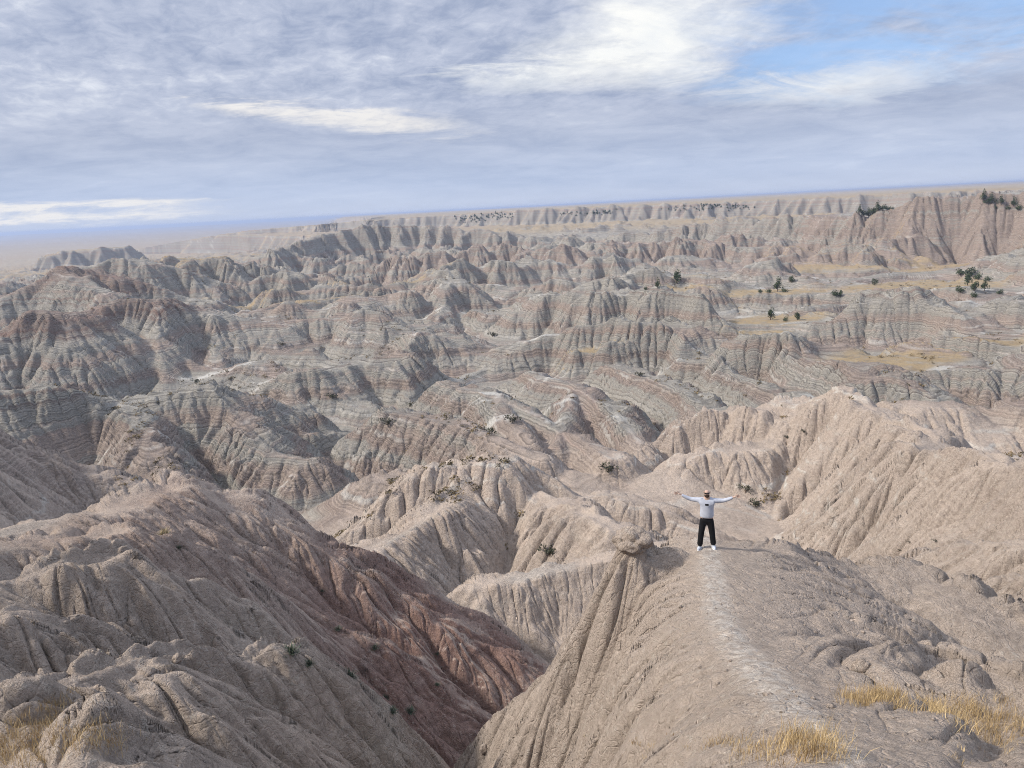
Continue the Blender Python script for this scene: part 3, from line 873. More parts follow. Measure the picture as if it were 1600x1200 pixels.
# ---- the man
def skin(name, verts, edges, radii, sub=2, root=0):
    me = bpy.data.meshes.new(name); me.from_pydata(verts, edges, [])
    o = bpy.data.objects.new(name, me); col.objects.link(o)
    md = o.modifiers.new('skin', 'SKIN'); md.use_smooth_shade = True
    sv = me.skin_vertices[0].data
    for i, r in enumerate(radii):
        sv[i].radius = r if hasattr(r, '__len__') else (r, r)
        sv[i].use_root = False
    roots = root if hasattr(root, '__len__') else [root]
    for r in roots: sv[r].use_root = True
    s = o.modifiers.new('sub', 'SUBSURF'); s.levels = sub; s.render_levels = sub
    dg = bpy.context.evaluated_depsgraph_get()
    out = bpy.data.meshes.new_from_object(o.evaluated_get(dg))
    bpy.data.objects.remove(o); bpy.data.meshes.remove(me)
    out.name = name
    out.polygons.foreach_set('use_smooth', np.ones(len(out.polygons), bool))
    return out

def ellipsoid(cx, cy, cz, rx, ry, rz, nu=14, nv=9, zmin=-1.0, zmax=1.0, f=None):
    v, fc = [], []
    for j in range(nv + 1):
        s = zmin + (zmax - zmin) * j / nv
        ph = math.asin(max(-1, min(1, s)))
        for i in range(nu):
            t = 2 * math.pi * i / nu
            p = [math.cos(ph) * math.cos(t), math.cos(ph) * math.sin(t), math.sin(ph)]
            if f: p = f(p)
            v.append((cx + rx * p[0], cy + ry * p[1], cz + rz * p[2]))
    for j in range(nv):
        for i in range(nu):
            a, b = j * nu + i, j * nu + (i + 1) % nu
            fc.append((a, b, b + nu, a + nu))
    return v, fc

def join_vf(lst):
    V, Fc = [], []
    for v, f in lst:
        o = len(V); V += list(v); Fc += [tuple(i + o for i in q) for q in f]
    return V, Fc

def build_man():
    px, py, _ = at(1104, 857, 20.1)
    yaw = math.atan2(-px, py) * 1.0
    cy_, sy_ = math.cos(yaw), math.sin(yaw)
    def gz(lx, ly): return ground(px + lx * cy_ - ly * sy_, py + lx * sy_ + ly * cy_)
    fl, fr = gz(-.19, -.05), gz(.19, -.05)
    base = (fl + fr) / 2
    root = empty('person', (px, py, base), yaw, .98)
    tag(root, 'bald bearded man with arms spread wide, pale sweatshirt and black trousers, standing on the spur', 'person')
    M_skin = simple_mat('skin', (.45, .305, .24), .6, .12, 30, .35)
    M_swt = simple_mat('sweatshirt_cloth', (.42, .44, .50), .9, .12, 14, .1, bump=.01)
    M_blk = simple_mat('black_cloth', (.012, .012, .014), .85, .3, 20, .15)
    M_shoe = simple_mat('shoe_fabric', (.62, .66, .74), .6, .55, 26)
    M_dark = simple_mat('dark_lens', (.008, .008, .01), .12, 0, 5, .6)
    M_beard = simple_mat('beard_hair', (.055, .035, .026), .9, .4, 60)
    # body: one continuous skin
    V, E, R = [], [], []
    def add(p, r, parent=None):
        V.append(p); R.append(r)
        if parent is not None: E.append((parent, len(V) - 1))
        return len(V) - 1
    pel = add((0, 0, .95), (.12, .085))
    wst = add((0, -.005, 1.09), (.13, .09), pel)
    chs = add((0, 0, 1.28), (.165, .12), wst)
    upc = add((0, .005, 1.42), (.13, .10), chs)
    nk = add((0, .01, 1.51), (.062, .062), upc)
    jaw = add((0, -.012, 1.575), (.066, .078), nk)
    hd = add((0, -.012, 1.655), (.078, .096), jaw)
    add((0, -.004, 1.735), (.066, .082), hd)
    dzf = {-1: fl - base, 1: fr - base}
    for s in (-1, 1):
        up = .085 if s < 0 else .075
        sh = add((s * .185, .005, 1.435), (.062, .058), upc)
        elb = add((s * .45, .03, 1.395 + up * .6), (.042, .042), sh)
        wr = add((s * .70, -.01, 1.435 + up * 1.6), (.028, .024), elb)
        add((s * .775, -.02, 1.445 + up * 1.9), (.038, .018), wr)
        hip = add((s * .095, 0, .88), (.095, .095), pel)
        kn = add((s * .145, -.02, .49), (.06, .062), hip)
        add((s * .185, 0, .08 + dzf[s]), (.042, .045), kn)
    roots = [0]
    for s in (-1, 1):
        up = .085 if s < 0 else .075
        z0 = 1.445 + up * 1.9
        for k, (dz, L, yy) in enumerate(((.030, .080, -.03), (.012, .092, -.03), (-.007, .086, -.03), (-.026, .066, -.028))):
            a = add((s * .785, -.02, z0 + dz * .75), (.010, .010)); roots.append(a)
            b = add((s * (.81 + L * .42), yy, z0 + dz * 1.15), (.0095, .0095), a)
            add((s * (.81 + L * .9), yy - .018, z0 + dz * 1.5 + .004), (.008, .008), b)
        a = add((s * .745, -.03, z0 + .018), (.012, .012)); roots.append(a)
        b = add((s * .775, -.05, z0 + .052), (.0105, .0105), a)
        add((s * .800, -.06, z0 + .078), (.009, .009), b)
    body = skin('body', V, E, R, 2, roots)
    # nose and ears grow out of the same mesh
    bm = bmesh.new(); bm.from_mesh(body)
    for v in bm.verts:
        x, y, z = v.co
        if z > 1.6 and y < -.06:
            v.co.y -= .022 * math.exp(-((x / .016) ** 2 + ((z - 1.645) / .022) ** 2))
            v.co.y += .008 * math.exp(-(((abs(x) - .033) / .016) ** 2 + ((z - 1.672) / .013) ** 2))
    for s in (-1, 1):
        ev, ef = ellipsoid(s * .082, .008, 1.655, .012, .022, .034, 8, 5)
        vs = [bm.verts.new(p) for p in ev]
        for q in ef: bm.faces.new([vs[i] for i in q])
    bm.to_mesh(body); bm.free()
    body.polygons.foreach_set('use_smooth', np.ones(len(body.polygons), bool))
    obj('body', body, M_skin, root)
    # sweatshirt
    V, E, R = [], [], []
    hem = add((0, 0, .93), (.195, .145)); h2_ = add((0, -.005, .98), (.205, .155), hem)
    w1 = add((0, -.005, 1.12), (.20, .155), h2_); c1 = add((0, 0, 1.29), (.195, .15), w1)
    u1 = add((0, .005, 1.42), (.15, .115), c1); add((0, .008, 1.495), (.078, .075), u1)
    for s in (-1, 1):
        up = .085 if s < 0 else .075
        sh = add((s * .20, .005, 1.425), (.085, .075), u1)
        el_ = add((s * .44, .03, 1.38 + up * .6), (.066, .058), sh)
        fa = add((s * .59, .006, 1.40 + up * 1.2), (.058, .05), el_)
        add((s * .695, -.01, 1.433 + up * 1.6), (.038, .034), fa)
    sw = obj('sweatshirt', skin('sweatshirt', V, E, R, 2, 0), M_swt, root)
    pv, pf = [], []
    for i in range(7):
        x = -.048 + .096 * i / 6
        y = -.158 - .012 * math.cos(x * 14)
        for z in (1.335, 1.385): pv += [(x, y - .004, z), (x, y + .012, z)]
    for i in range(6):
        a = i * 4; b = a + 4
        pf += [(a, b, b + 2, a + 2), (a + 2, b + 2, b + 3, a + 3), (a, a + 1, b + 1, b)]
    obj('chest_print', mesh('chest_print', pv, pf), M_blk, sw)
    # trousers
    V, E, R = [], [], []
    p0 = add((0, 0, .97), (.17, .125)); p1 = add((0, 0, .88), (.165, .125), p0)
    for s in (-1, 1):
        a = add((s * .10, 0, .80), (.098, .108), p1)
        b = add((s * .145, -.02, .49), (.082, .088), a)
        c = add((s * .175, -.002, .20 + dzf[s] * .7), (.076, .082), b)
        add((s * .185, -.004, .075 + dzf[s]), (.080, .088), c)
    obj('trousers', skin('trousers', V, E, R, 2, 0), M_blk, root)
    # shoes
    for s in (-1, 1):
        v, f = ellipsoid(0, 0, 0, .052, .145, .062, 16, 8, -.35, 1.0, lambda p: (p[0] * (1 - .25 * (p[1] < 0) * abs(p[1]) ** 3), p[1], p[2] * (1.0 if p[1] > .1 else .72)))
        sv, sf = ellipsoid(0, 0, -.022, .056, .15, .03, 16, 4, -.6, .3)
        a = s * .22
        ca, sa = math.cos(a), math.sin(a)
        tr = lambda p: (s * .195 + p[0] * ca - p[1] * sa, -.045 + p[0] * sa + p[1] * ca, p[2] + .045 + dzf[s])
        sh = obj('shoe', mesh('shoe', [tr(p) for p in v], f), M_shoe, root)
        obj('sole', mesh('sole', [tr(p) for p in sv], sf), simple_mat('sole_rubber', (.75, .76, .78), .6), sh)
    # sunglasses and beard
    L = []
    for s in (-1, 1):
        L.append(ellipsoid(s * .036, -.112, 1.668, .034, .010, .023, 12, 7))
        L.append(ellipsoid(s * .078, -.055, 1.672, .006, .062, .006, 6, 5))
    L.append(ellipsoid(0, -.116, 1.676, .014, .006, .005, 6, 5))
    obj('sunglasses', mesh('sunglasses', *join_vf(L)), M_dark, root)
    bd = [ellipsoid(0, -.055, 1.582, .072, .066, .05, 16, 9, -1, .75), ellipsoid(0, -.105, 1.613, .036, .014, .011, 10, 6)]
    obj('beard', mesh('beard', *join_vf(bd)), M_beard, root)
build_man()

# ---- rocks
M_ROCK = CLAY
def rock_mesh(name, seed, r=1.0, rough=.28, sub=3, squash=(1, 1, .75)):
    bm = bmesh.new(); bmesh.ops.create_icosphere(bm, subdivisions=sub, radius=1)
    from mathutils import noise
    for v in bm.verts:
        p = v.co.copy()
        n = noise.fractal(p * 1.3 + Vector((seed * 7.1, seed * 3.3, 0)), .9, 2.1, 5) + .25 * noise.noise(p * 5 + Vector((seed, 0, 0)))
        v.co = Vector((p.x * squash[0], p.y * squash[1], p.z * squash[2])) * r * (1 + rough * n)
    me = bpy.data.meshes.new(name); bm.to_mesh(me); bm.free()
    me.polygons.foreach_set('use_smooth', np.ones(len(me.polygons), bool))
    n = len(me.vertices)
    t = me.attributes.new('tint2', 'FLOAT_COLOR', 'POINT'); t.data.foreach_set('color', np.tile([0, .95, 0, 1], n).astype(np.float32))
    t = me.attributes.new('tint', 'FLOAT_COLOR', 'POINT'); t.data.foreach_set('color', np.tile([0, 0, 0, 1], n).astype(np.float32))
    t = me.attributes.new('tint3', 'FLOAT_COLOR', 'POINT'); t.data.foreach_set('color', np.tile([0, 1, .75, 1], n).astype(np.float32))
    t = me.attributes.new('zs', 'FLOAT', 'POINT'); t.data.foreach_set('value', np.full(n, -11.0 + seed * .37, np.float32))
    return me
hx, hy, _ = at(990, 868, 19.2)
hz = max(at(990, 868, 19.2)[2], ground(hx, hy) + .2)
kb = empty('boulder', (hx, hy, hz))
tag(kb, 'rounded clay boulder perched on a pinched neck at the left edge of the spur', 'boulder')
cap_me = rock_mesh('cap', 3, .46, .3, 4, (1.1, .95, .75)); obj('cap', cap_me, M_ROCK, kb)
nk_me = rock_mesh('neck', 5, .42, .25, 3, (.66, .66, 1.0))
for v in nk_me.vertices:
    w = 1 + .9 * max(0, -v.co.z)
    v.co.x *= w; v.co.y *= w
    v.co.z = v.co.z * (1.0 if v.co.z > 0 else 1.6) - .2
    v.co.x += .12 * max(0, -v.co.z); 
obj('neck', nk_me, M_ROCK, kb)
ROCKS = [((1033, 846), .13, 'small lone stone between the perched boulder and the man', None),
         ((280, 1046), .12, 'small upright stone on the crest of the nearest left spur', None),
         ((232, 1058), .16, 'largest clod of a cluster just below the nearest left crest', None),
         ((758, 1190), .18, 'clay block at the bottom edge below the dark red gully', None),
         ((1345, 1052), .14, 'clay lump beside a small dark hole on the grassy bench rim', None)]
hp = hits([r[0] for r in ROCKS])
for i, ((uv, r, lab, _), p) in enumerate(zip(ROCKS, hp)):
    o = obj('rock', rock_mesh('rock', i + 11, r, .34, 3, (1, .9, .95)), M_ROCK)
    o.location = (p[0], p[1], p[2] + r * .2); o.rotation_euler = (0, 0, i * 1.3)
    tag(o, lab, 'rock')

def scatter_xy(n, poly):
    """random ground points seen inside a photo polygon"""
    P = np.array(poly); lo, hi_ = P.min(0), P.max(0); out = []
    while len(out) < n:
        u, v = RN.uniform(lo[0], hi_[0]), RN.uniform(lo[1], hi_[1])
        c = False; j = len(P) - 1
        for i in range(len(P)):
            if (P[i, 1] > v) != (P[j, 1] > v) and u < (P[j, 0] - P[i, 0]) * (v - P[i, 1]) / (P[j, 1] - P[i, 1]) + P[i, 0]: c = not c
            j = i
        if c: out.append((u, v))
    return out

# ---- loose clods and gravel
def gravel():
    base = []
    for k in range(6):
        m_ = rock_mesh('tmp', 40 + k, 1, .4, 1); base.append((np.array([v.co for v in m_.vertices]), np.array([p.vertices for p in m_.polygons]))); bpy.data.meshes.remove(m_)
    N = 3200
    a = RN.uniform(-38, 40, N); D = np.exp(RN.uniform(math.log(5), math.log(46), N))
    x, y = D * np.sin(np.radians(a)), D * np.cos(np.radians(a))
    keep = fbm(x, y, 3.5, 3, 400) > .05
    x, y, D = x[keep], y[keep], D[keep]
    z = height(x, y)[0]
    sz = RN.exponential(.010, len(x)) + .008 + D * .0006
    V, Q = [], []; off = 0
    for i in range(len(x)):
        bv, bf = base[i % 6]
        t = RN.uniform(0, 6.28); c, s = math.cos(t), math.sin(t)
        p = bv * sz[i] * RN.uniform(.7, 1.2, 3)
        p = np.stack([p[:, 0] * c - p[:, 1] * s, p[:, 0] * s + p[:, 1] * c, p[:, 2]], -1) + (x[i], y[i], z[i] + sz[i] * .15)
        V.append(p); Q.append(bf + off); off += len(p)
    V = np.concatenate(V); Q = np.concatenate(Q)
    n = len(V)
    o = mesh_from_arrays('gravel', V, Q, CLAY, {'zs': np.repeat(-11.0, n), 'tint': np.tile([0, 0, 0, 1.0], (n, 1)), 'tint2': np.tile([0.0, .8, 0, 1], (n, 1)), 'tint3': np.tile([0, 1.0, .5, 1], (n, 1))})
    o['kind'] = 'stuff'
gravel()

# ---- dry grass
def grass_mat():
    m = bpy.data.materials.new('dry_grass'); m.use_nodes = True
    g = NT(m.node_tree); b = g.n['Principled BSDF']
    k = g.attr('tone')
    c = g.mix(k, (.25, .165, .08, 1), (.62, .47, .26, 1))
    g.put(b.inputs['Base Color'], c); b.inputs['Roughness'].default_value = .8; b.inputs['Specular IOR Level'].default_value = .15
    return m
M_GRASS = grass_mat()
def grass(name, clumps, blades, hgt, spread, wid=.0022):
    """tufts of thin bent blades rooted at the clump points"""
    V, Q, T = [], [], []; off = 0
    for (cx, cyy, cz, s) in clumps:
        n = max(4, int(blades * s * RN.uniform(.6, 1.3)))
        tone0 = RN.uniform(.15, .85)
        lean0 = RN.uniform(-.25, .25, 2)
        for _ in range(n):
            bx, by = cx + RN.normal(0, spread * s), cyy + RN.normal(0, spread * s)
            h = hgt * s * RN.uniform(.45, 1.15); t = RN.uniform(0, 6.283)
            lx, ly = (lean0 + RN.normal(0, .28, 2)) * h
            w = wid * RN.uniform(.7, 1.5)
            wx, wy = math.cos(t) * w, math.sin(t) * w
            z0 = cz - .04
            V += [(bx - wx, by - wy, z0), (bx + wx, by + wy, z0), (bx + lx * .35 - wx * .7, by + ly * .35 - wy * .7, z0 + h * .55), (bx + lx * .35 + wx * .7, by + ly * .35 + wy * .7, z0 + h * .55), (bx + lx, by + ly, z0 + h)]
            Q += [(off, off + 1, off + 3), (off, off + 3, off + 2), (off + 2, off + 3, off + 4)]
            tn = min(1, max(0, tone0 + RN.normal(0, .2))); T += [tn] * 5; off += 5
    o = mesh_from_arrays(name, np.array(V), np.array(Q), M_GRASS, {'tone': np.array(T)}, smooth=False)
    o['kind'] = 'stuff'; return o
def clump_points(specs):
    out = []
    for n, poly, s0, s1 in specs:
        for p in hits(scatter_xy(n, poly)): out.append((p[0], p[1], p[2], RN.uniform(s0, s1)))
    return out
GP = clump_points([(70, [(1310, 1085), (1420, 1095), (1600, 1120), (1600, 1170), (1500, 1150), (1380, 1120), (1310, 1100)], .6, 1.2),
                   (40, [(1320, 1090), (1400, 1090), (1420, 1110), (1330, 1105)], .5, .9),
                   (34, [(1230, 1150), (1310, 1140), (1320, 1195), (1240, 1198)], .6, 1.15),
                   (40, [(1100, 1165), (1230, 1160), (1230, 1199), (1090, 1199)], .4, .8),
                   (16, [(860, 1185), (1080, 1180), (1080, 1199), (860, 1199)], .25, .5),
                   (34, [(1480, 1090), (1640, 1110), (1640, 1170), (1500, 1140)], .5, 1.1),
                   (12, [(1380, 1180), (1600, 1178), (1600, 1199), (1380, 1199)], .25, .5)])
grass('dry_grass', GP, 44, .22, .085)
GL = clump_points([(95, [(-20, 1160), (60, 1150), (130, 1165), (180, 1185), (190, 1199), (-20, 1199)], .6, 1.1), (20, [(20, 1140), (90, 1140), (130, 1160), (20, 1165)], .4, .8)])
grass('dry_grass', GL, 40, .15, .10)

# ---- shrubs and tufts
M_LEAF = simple_mat('shrub_leaf', (.085, .085, .055), .8, .5, 9)
M_YUC = simple_mat('yucca_leaf', (.10, .125, .085), .7, .4, 9)
M_STRAW = simple_mat('straw', (.42, .34, .20), .8, .4, 9)
M_WOOD = simple_mat('bark', (.13, .09, .065), .9, .4, 15)
M_JUN = simple_mat('juniper_needles', (.075, .10, .05), .8, .55, 1.3)
def tuft_mesh(name, n, h, spread, seed, w=.012):
    r = np.random.default_rng(seed); V, F_ = [], []
    for _ in range(n):
        t = r.uniform(0, 6.283); e = r.uniform(.25, 1.45); L = h * r.uniform(.6, 1.1)
        d = np.array([math.cos(t) * math.cos(e), math.sin(t) * math.cos(e), math.sin(e)])
        p = np.array([r.normal(0, spread), r.normal(0, spread), -.03])
        q = np.array([-math.sin(t), math.cos(t), 0]) * w
        o = len(V)
        V += [p - q, p + q, p + d * L * .55 - q * .8, p + d * L * .55 + q * .8, p + d * L - np.array([0, 0, L * .1])]
        F_ += [(o, o + 1, o + 3, o + 2), (o + 2, o + 3, o + 4)]
    return mesh(name, V, F_, False)
def leaf_ball(name, n, rx, ry, rz, seed, size, base=.1, lumps=6, cone=0.0):
    """leaf-sized faces spread through a lumpy crown"""
    r = np.random.default_rng(seed); V, F_ = [], []
    lc = [(r.normal(0, .42, 3), r.uniform(.35, .6)) for _ in range(lumps)]
    k = 0
    while k < n:
        c, rad = lc[r.integers(lumps)]
        d = r.normal(0, 1, 3); d /= np.linalg.norm(d)
        p = c + d * rad * r.uniform(.55, 1.05) ** .5
        zz = (p[2] + 1) / 2
        if zz < 0.02: continue
        sh = 1 - cone * max(0, zz - .1)
        P = np.array([p[0] * rx * sh, p[1] * ry * sh, base + zz * rz * 2])
        a = r.normal(0, 1, 3); a /= np.linalg.norm(a); b = np.cross(a, d); b /= np.linalg.norm(b) + 1e-6
        s = size * r.uniform(.5, 1.3); o = len(V)
        V += [P - b * s * .5, P + b * s * .5, P + d * s * .6 + a * s * .7]
        F_.append((o, o + 1, o + 2)); k += 1
    return mesh(name, V, F_, False)
def stem_mesh(name, h, r0, seed, limbs=4):
    r = np.random.default_rng(seed); V, F_ = [], []
    def tube(p0, p1, a, b, n=6):
        o = len(V); d = np.array(p1) - np.array(p0); d = d / np.linalg.norm(d)
        q = np.cross(d, [.3, .9, .1]); q /= np.linalg.norm(q); s = np.cross(d, q)
        for p, rr in ((p0, a), (p1, b)):
            for i in range(n):
                t = 6.2832 * i / n; V.append(np.array(p) + (q * math.cos(t) + s * math.sin(t)) * rr)
        for i in range(n): F_.append((o + i, o + (i + 1) % n, o + n + (i + 1) % n, o + n + i))
    mid = (r.normal(0, .06) * h, r.normal(0, .06) * h, h * .5)
    tube((0, 0, -.2), mid, r0, r0 * .7); tube(mid, (mid[0] * 1.3, mid[1] * 1.3, h), r0 * .7, r0 * .25)
    for k in range(limbs):
        t = r.uniform(0, 6.28); z = h * r.uniform(.2, .6)
        tube((mid[0] * z / h, mid[1] * z / h, z), (math.cos(t) * h * .35, math.sin(t) * h * .35, z + h * .25), r0 * .4, r0 * .12)
    return mesh(name, V, F_)

def plant(name, loc, parts, label, cat, group, rz=0, sc=1.0):
    r = empty(name, loc, rz, sc); tag(r, label, cat, group)
    for nm, me, mt in parts: obj(nm, me, mt, r)
    return r
YUC = [tuft_mesh('leaves', 90, .42, .07, s) for s in (1, 2, 3)]
YST = [stem_mesh('stem', .16, .03, s, 2) for s in (4, 5, 6)]
TUFTS = [((505, 932), .7, 'grey-green spiky tuft nearest the shoulder of the red slope'),
         ((528, 986), 1.1, 'dark spiky plant in the hollow under the shoulder of the red slope'),
         ((586, 1022), 1.5, 'tallest dark bushy plant halfway down the red slope'),
         ((545, 1066), 1.2, 'dark plant low on the red slope, left of the gully bushes'),
         ((604, 1098), 1.1, 'dark plant just above the largest bush beside the red gully'),
         ((640, 1120), 1.7, 'largest dark bush lying beside the bottom of the red gully'),
         ((684, 1077), .9, 'light green spiky tuft alone above the bottom of the red gully'),
         ((684, 1026), .8, 'light green spiky tuft highest on the far side of the red gully'),
         ((457, 1042), 1.2, 'dark tuft where the second left spur breaks into clay fins'),
         ((484, 1060), .8, 'pale green tuft on the end of the nearest left spur'),
         ((280, 862), .9, 'dark green tuft behind the cracked grey clod spur'),
         ((615, 1135), .9, 'small dark plant under the largest bush of the red gully')]
for i, ((uv, s, lab), p) in enumerate(zip(TUFTS, hits([t[0] for t in TUFTS]))):
    plant('spiky_plant', p[:3], [('leaves', YUC[i % 3], M_YUC), ('stem', YST[i % 3], M_WOOD)], lab, 'plant', 'dark spiky plants on the red gully slopes', i * 1.1, s * .8)
p = hits([(258, 840)])[0]
plant('straw_tuft', p[:3], [('leaves', tuft_mesh('leaves', 110, .5, .08, 77), M_STRAW)], 'straw-coloured tuft standing on the crest above the grey clod spur', 'plant', None, 0, 1.0)

SHR = [leaf_ball('foliage', 240, .75, .7, .4, s, .16, .05, 6) for s in (21, 22, 23)]
SST = [stem_mesh('stem', .5, .05, s, 4) for s in (24, 25, 26)]
BUSH = [((606, 672), 1.5, 'brown-green bush in the gully mouth below the pale banded peak'),
        ((640, 640), 1.0, 'brown bush on the flank of the pale banded peak'),
        ((770, 528), 2.0, 'dark wide bush right of the middle banded ridges'),
        ((800, 660), 1.6, 'golden-brown bush on the ledge behind the middle peak'),
        ((765, 680), 1.3, 'brown bush left of the golden-brown one behind the middle peak'),
        ((520, 628), 1.5, 'dark bush under the white ledge left of the pale peak'),
        ((1180, 792), 1.3, 'dark bush in the ravine right of the man'),
        ((1165, 772), 1.1, 'dark bush above and right of the man\'s outstretched hand'),
        ((1230, 690), .6, 'small dark bush on the grey face of the right butte'),
        ((1255, 688), .6, 'small dark bush close to a rill on the right butte face'),
        ((1420, 862), .2, 'small brown bush low on the right butte, the right one of a pair'),
        ((1405, 865), .16, 'small brown bush low on the right butte, the left one of a pair'),
        ((950, 745), 1.6, 'golden bush at the foot of the right butte, its left end'),
        ((1460, 860), .25, 'small round bush near the spur below the right butte'),
        ((860, 880), 1.4, 'dark bush in the ravine left of the perched boulder'),
        ((440, 540), 1.2, 'dark bush in the gully among the left banded spurs'),
        ((305, 600), 1.4, 'dark bush at the gully foot of the left banded spurs'),
        ((1000, 590), 1.3, 'dark bush on the grey benches behind the right butte')]
for i, ((uv, s, lab), p) in enumerate(zip(BUSH, hits([t[0] for t in BUSH]))):
    plant('bush', p[:3], [('foliage', SHR[i % 3], M_STRAW if 'golden' in lab else M_LEAF), ('stem', SST[i % 3], M_WOOD)], lab, 'bush', 'bushes dotted over the badland slopes', i * 2.1, s)

# ---- junipers
JUN = [leaf_ball('crown', 620, 1.5, 1.45, 1.75, s, .34, .35, 9, .45) for s in (31, 32, 33)] + [leaf_ball('crown', 420, 1.9, 1.7, .95, 34, .34, .1, 8, .1)]
JTR = [stem_mesh('trunk', 2.4, .16, s, 5) for s in (41, 42, 43)] + [stem_mesh('trunk', 1.2, .14, 44, 5)]
TREES = [((1058, 447), 1.15, 0, 'big dark juniper by itself at the edge of a small tawny flat'),
         ((1027, 453), .75, 1, 'narrow juniper left of the big lone one'),
         ((1010, 456), .5, 3, 'low dark juniper, the leftmost of three on the grey benches'),
         ((1188, 459), .55, 3, 'low juniper at the left end of the clump on the tawny flat'),
         ((1200, 458), .6, 3, 'low spreading juniper in the middle of the tawny flat clump'),
         ((1215, 456), 1.0, 1, 'tallest juniper of the clump on the tawny flat'),
         ((1227, 457), .6, 3, 'low juniper at the right end of the tawny flat clump'),
         ((1236, 443), .65, 2, 'single round juniper above the tawny flat clump'),
         ((1204, 500), 1.0, 0, 'large juniper in front of the tawny hollow, left of its neighbours'),
         ((1228, 502), .6, 3, 'low juniper between the large one and the shaded bank'),
         ((1246, 500), .75, 2, 'dark juniper on the shaded bank beside the grey slope'),
         ((1303, 464), .8, 3, 'low dark juniper right of the little pale pyramid hill'),
         ((1313, 466), .6, 2, 'dark juniper at the head of the grey gully by the pyramid hill'),
         ((1367, 446), .6, 2, 'small juniper alone at the left end of the large tawny meadow'),
         ((1500, 434), .8, 3, 'leftmost low juniper on the far rim of the large meadow'),
         ((1514, 435), .9, 2, 'round juniper on the far rim of the large meadow'),
         ((1528, 437), .8, 3, 'spreading juniper right of the round one on the meadow rim'),
         ((1545, 440), .6, 3, 'rightmost low juniper along the meadow rim'),
         ((1512, 446), .9, 0, 'tall juniper at the top of the shaded bank beside the meadow'),
         ((1522, 456), .8, 2, 'juniper halfway down the shaded bank beside the meadow'),
         ((1538, 455), .75, 1, 'juniper on the right half of the shaded bank'),
         ((1500, 462), .8, 3, 'low juniper at the left foot of the shaded bank'),
         ((1520, 466), .7, 3, 'low juniper at the right foot of the shaded bank'),
         ((1562, 460), .6, 3, 'low juniper right of the shaded bank, below the tan slope')]
for i, ((uv, s, k, lab), p) in enumerate(zip(TREES, hits([t[0] for t in TREES]))):
    plant('juniper_tree', (p[0], p[1], p[2] - .1), [('crown', JUN[k], M_JUN), ('trunk', JTR[k], M_WOOD)], lab, 'tree', 'junipers on the flats of the right middle distance', i * 1.7, s * p[3] / 330 * 1.25 if p[3] > 150 else s)
ROW = [(1342, 345), (1350, 343), (1357, 341), (1364, 339), (1371, 337), (1379, 334), (1387, 331), (1395, 328)]
ROW2 = [(1535, 322), (1541, 326), (1548, 329), (1555, 331), (1563, 332), (1572, 333), (1582, 335), (1592, 337)]
ORD = ['first', 'second', 'third', 'fourth', 'fifth', 'sixth', 'seventh', 'last']
for rw, lab, grp in ((ROW, '%s juniper from the lower left end of the slanting row on the pale wall', 'junipers in a slanting row on the wall shoulder'),
                     (ROW2, '%s juniper from the upper left end of the row crossing the tall wall', 'junipers in the cleft of the right wall')):
    for i, p in enumerate(hits(rw)):
        k = (i * 2 + 1) % 4
        plant('juniper_tree', (p[0], p[1], p[2] - .2), [('crown', JUN[k], M_JUN), ('trunk', JTR[k], M_WOOD)], lab % ORD[i], 'tree', grp, i * 1.3, random.uniform(.9, 1.3))

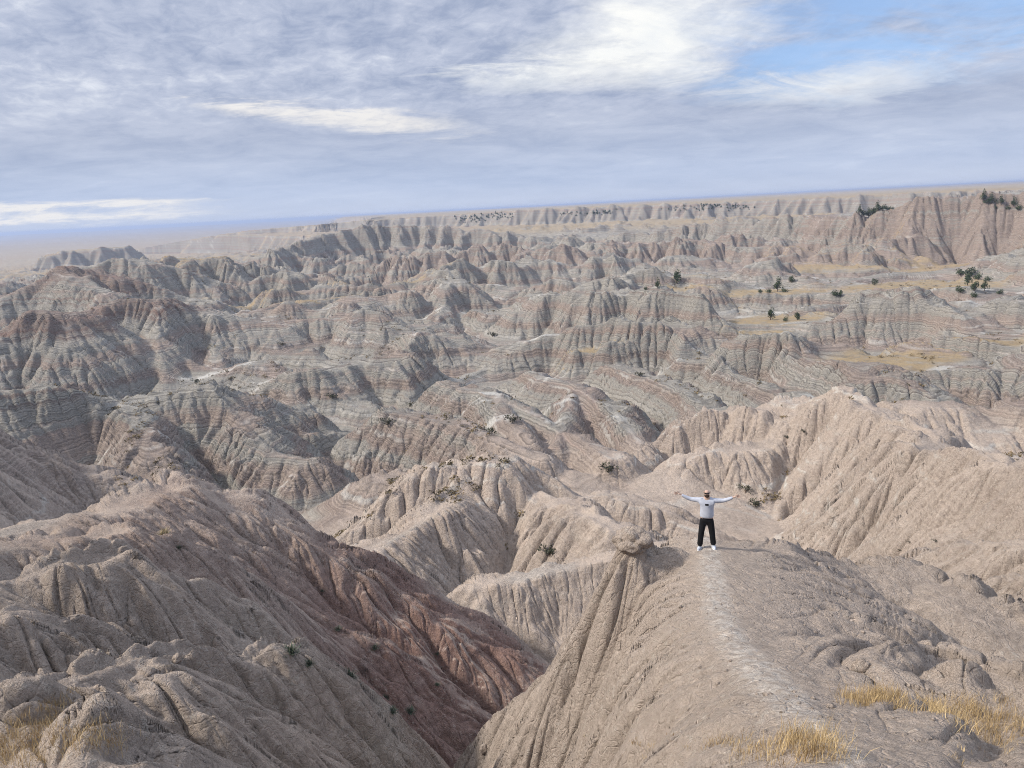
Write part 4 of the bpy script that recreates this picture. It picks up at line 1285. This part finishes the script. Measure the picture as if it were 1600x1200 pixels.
# ---- far woods along the rims
def woods():
    V, Q = [], []; off = 0
    src = [np.array([v.co for v in m_.vertices]) for m_ in JUN]
    fac = [np.array([p.vertices for p in m_.polygons]) for m_ in JUN]
    pts = []
    for n, poly in ((60, [(710, 342), (740, 339), (803, 334), (803, 343), (740, 349), (712, 349)]), (34, [(872, 336), (970, 330), (970, 336), (880, 340)]),
                    (60, [(1025, 330), (1100, 322), (1185, 325), (1185, 331), (1100, 332), (1030, 334)]), (14, [(1340, 338), (1392, 327), (1395, 332), (1345, 346)])):
        pts += hits(scatter_xy(n, poly))
    for (x, y, z, D) in pts:
        k = RN.integers(4); sel = RN.choice(len(fac[k]), 60, replace=False)
        f = fac[k][sel]; s = RN.uniform(.45, .85) * max(1, D / 900)
        vv = src[k][f.ravel()]
        ctr = np.repeat(vv.reshape(-1, 3, 3).mean(1), 3, 0)
        vv = (ctr + (vv - ctr) * 2.6) * s
        V.append(vv + (x, y, z - .3)); Q.append(np.arange(len(vv)).reshape(-1, 3) + off); off += len(vv)
    o = mesh_from_arrays('woods', np.concatenate(V), np.concatenate(Q), M_JUN, smooth=False); o['kind'] = 'stuff'
woods()

# ---- low scrub in the middle distance, too much to count
def scrub():
    V, Q = [], []; off = 0
    src = [np.array([v.co for v in m_.vertices]) for m_ in SHR]
    fac = [np.array([p.vertices for p in m_.polygons]) for m_ in SHR]
    N = 12000
    a = RN.uniform(-36, 36, N); D = np.exp(RN.uniform(math.log(70), math.log(480), N))
    x, y = D * np.sin(np.radians(a)), D * np.cos(np.radians(a))
    k1 = fbm(x, y, 26, 3, 410)
    z, acc, zs = height(x, y)
    e = 1.2
    sl = np.hypot(height(x + e, y, False)[0] - height(x - e, y, False)[0], height(x, y + e, False)[0] - height(x, y - e, False)[0]) / (2 * e)
    keep = ((k1 > .2) & (sl < .7)) | ((acc > 90) & (k1 > -.15) & (sl < 1.3))
    x, y, z, D = x[keep], y[keep], z[keep], D[keep]
    for i in range(len(x)):
        k = i % 3; sel = RN.choice(len(fac[k]), 26, replace=False)
        f = fac[k][sel]; s = RN.uniform(.35, 1.0)
        vv = src[k][f.ravel()]; ctr = np.repeat(vv.reshape(-1, 3, 3).mean(1), 3, 0)
        vv = (ctr + (vv - ctr) * 2.0) * s * np.array([1, 1, .8])
        V.append(vv + (x[i], y[i], z[i] - .05)); Q.append(np.arange(len(vv)).reshape(-1, 3) + off); off += len(vv)
    m = simple_mat('scrub_leaf', (.21, .15, .075), .85, .6, .35, c2=(.075, .065, .04))
    o = mesh_from_arrays('scrub', np.concatenate(V), np.concatenate(Q), m, smooth=False); o['kind'] = 'stuff'
    print('scrub', len(x))
scrub()
print('all', time.time() - T0)
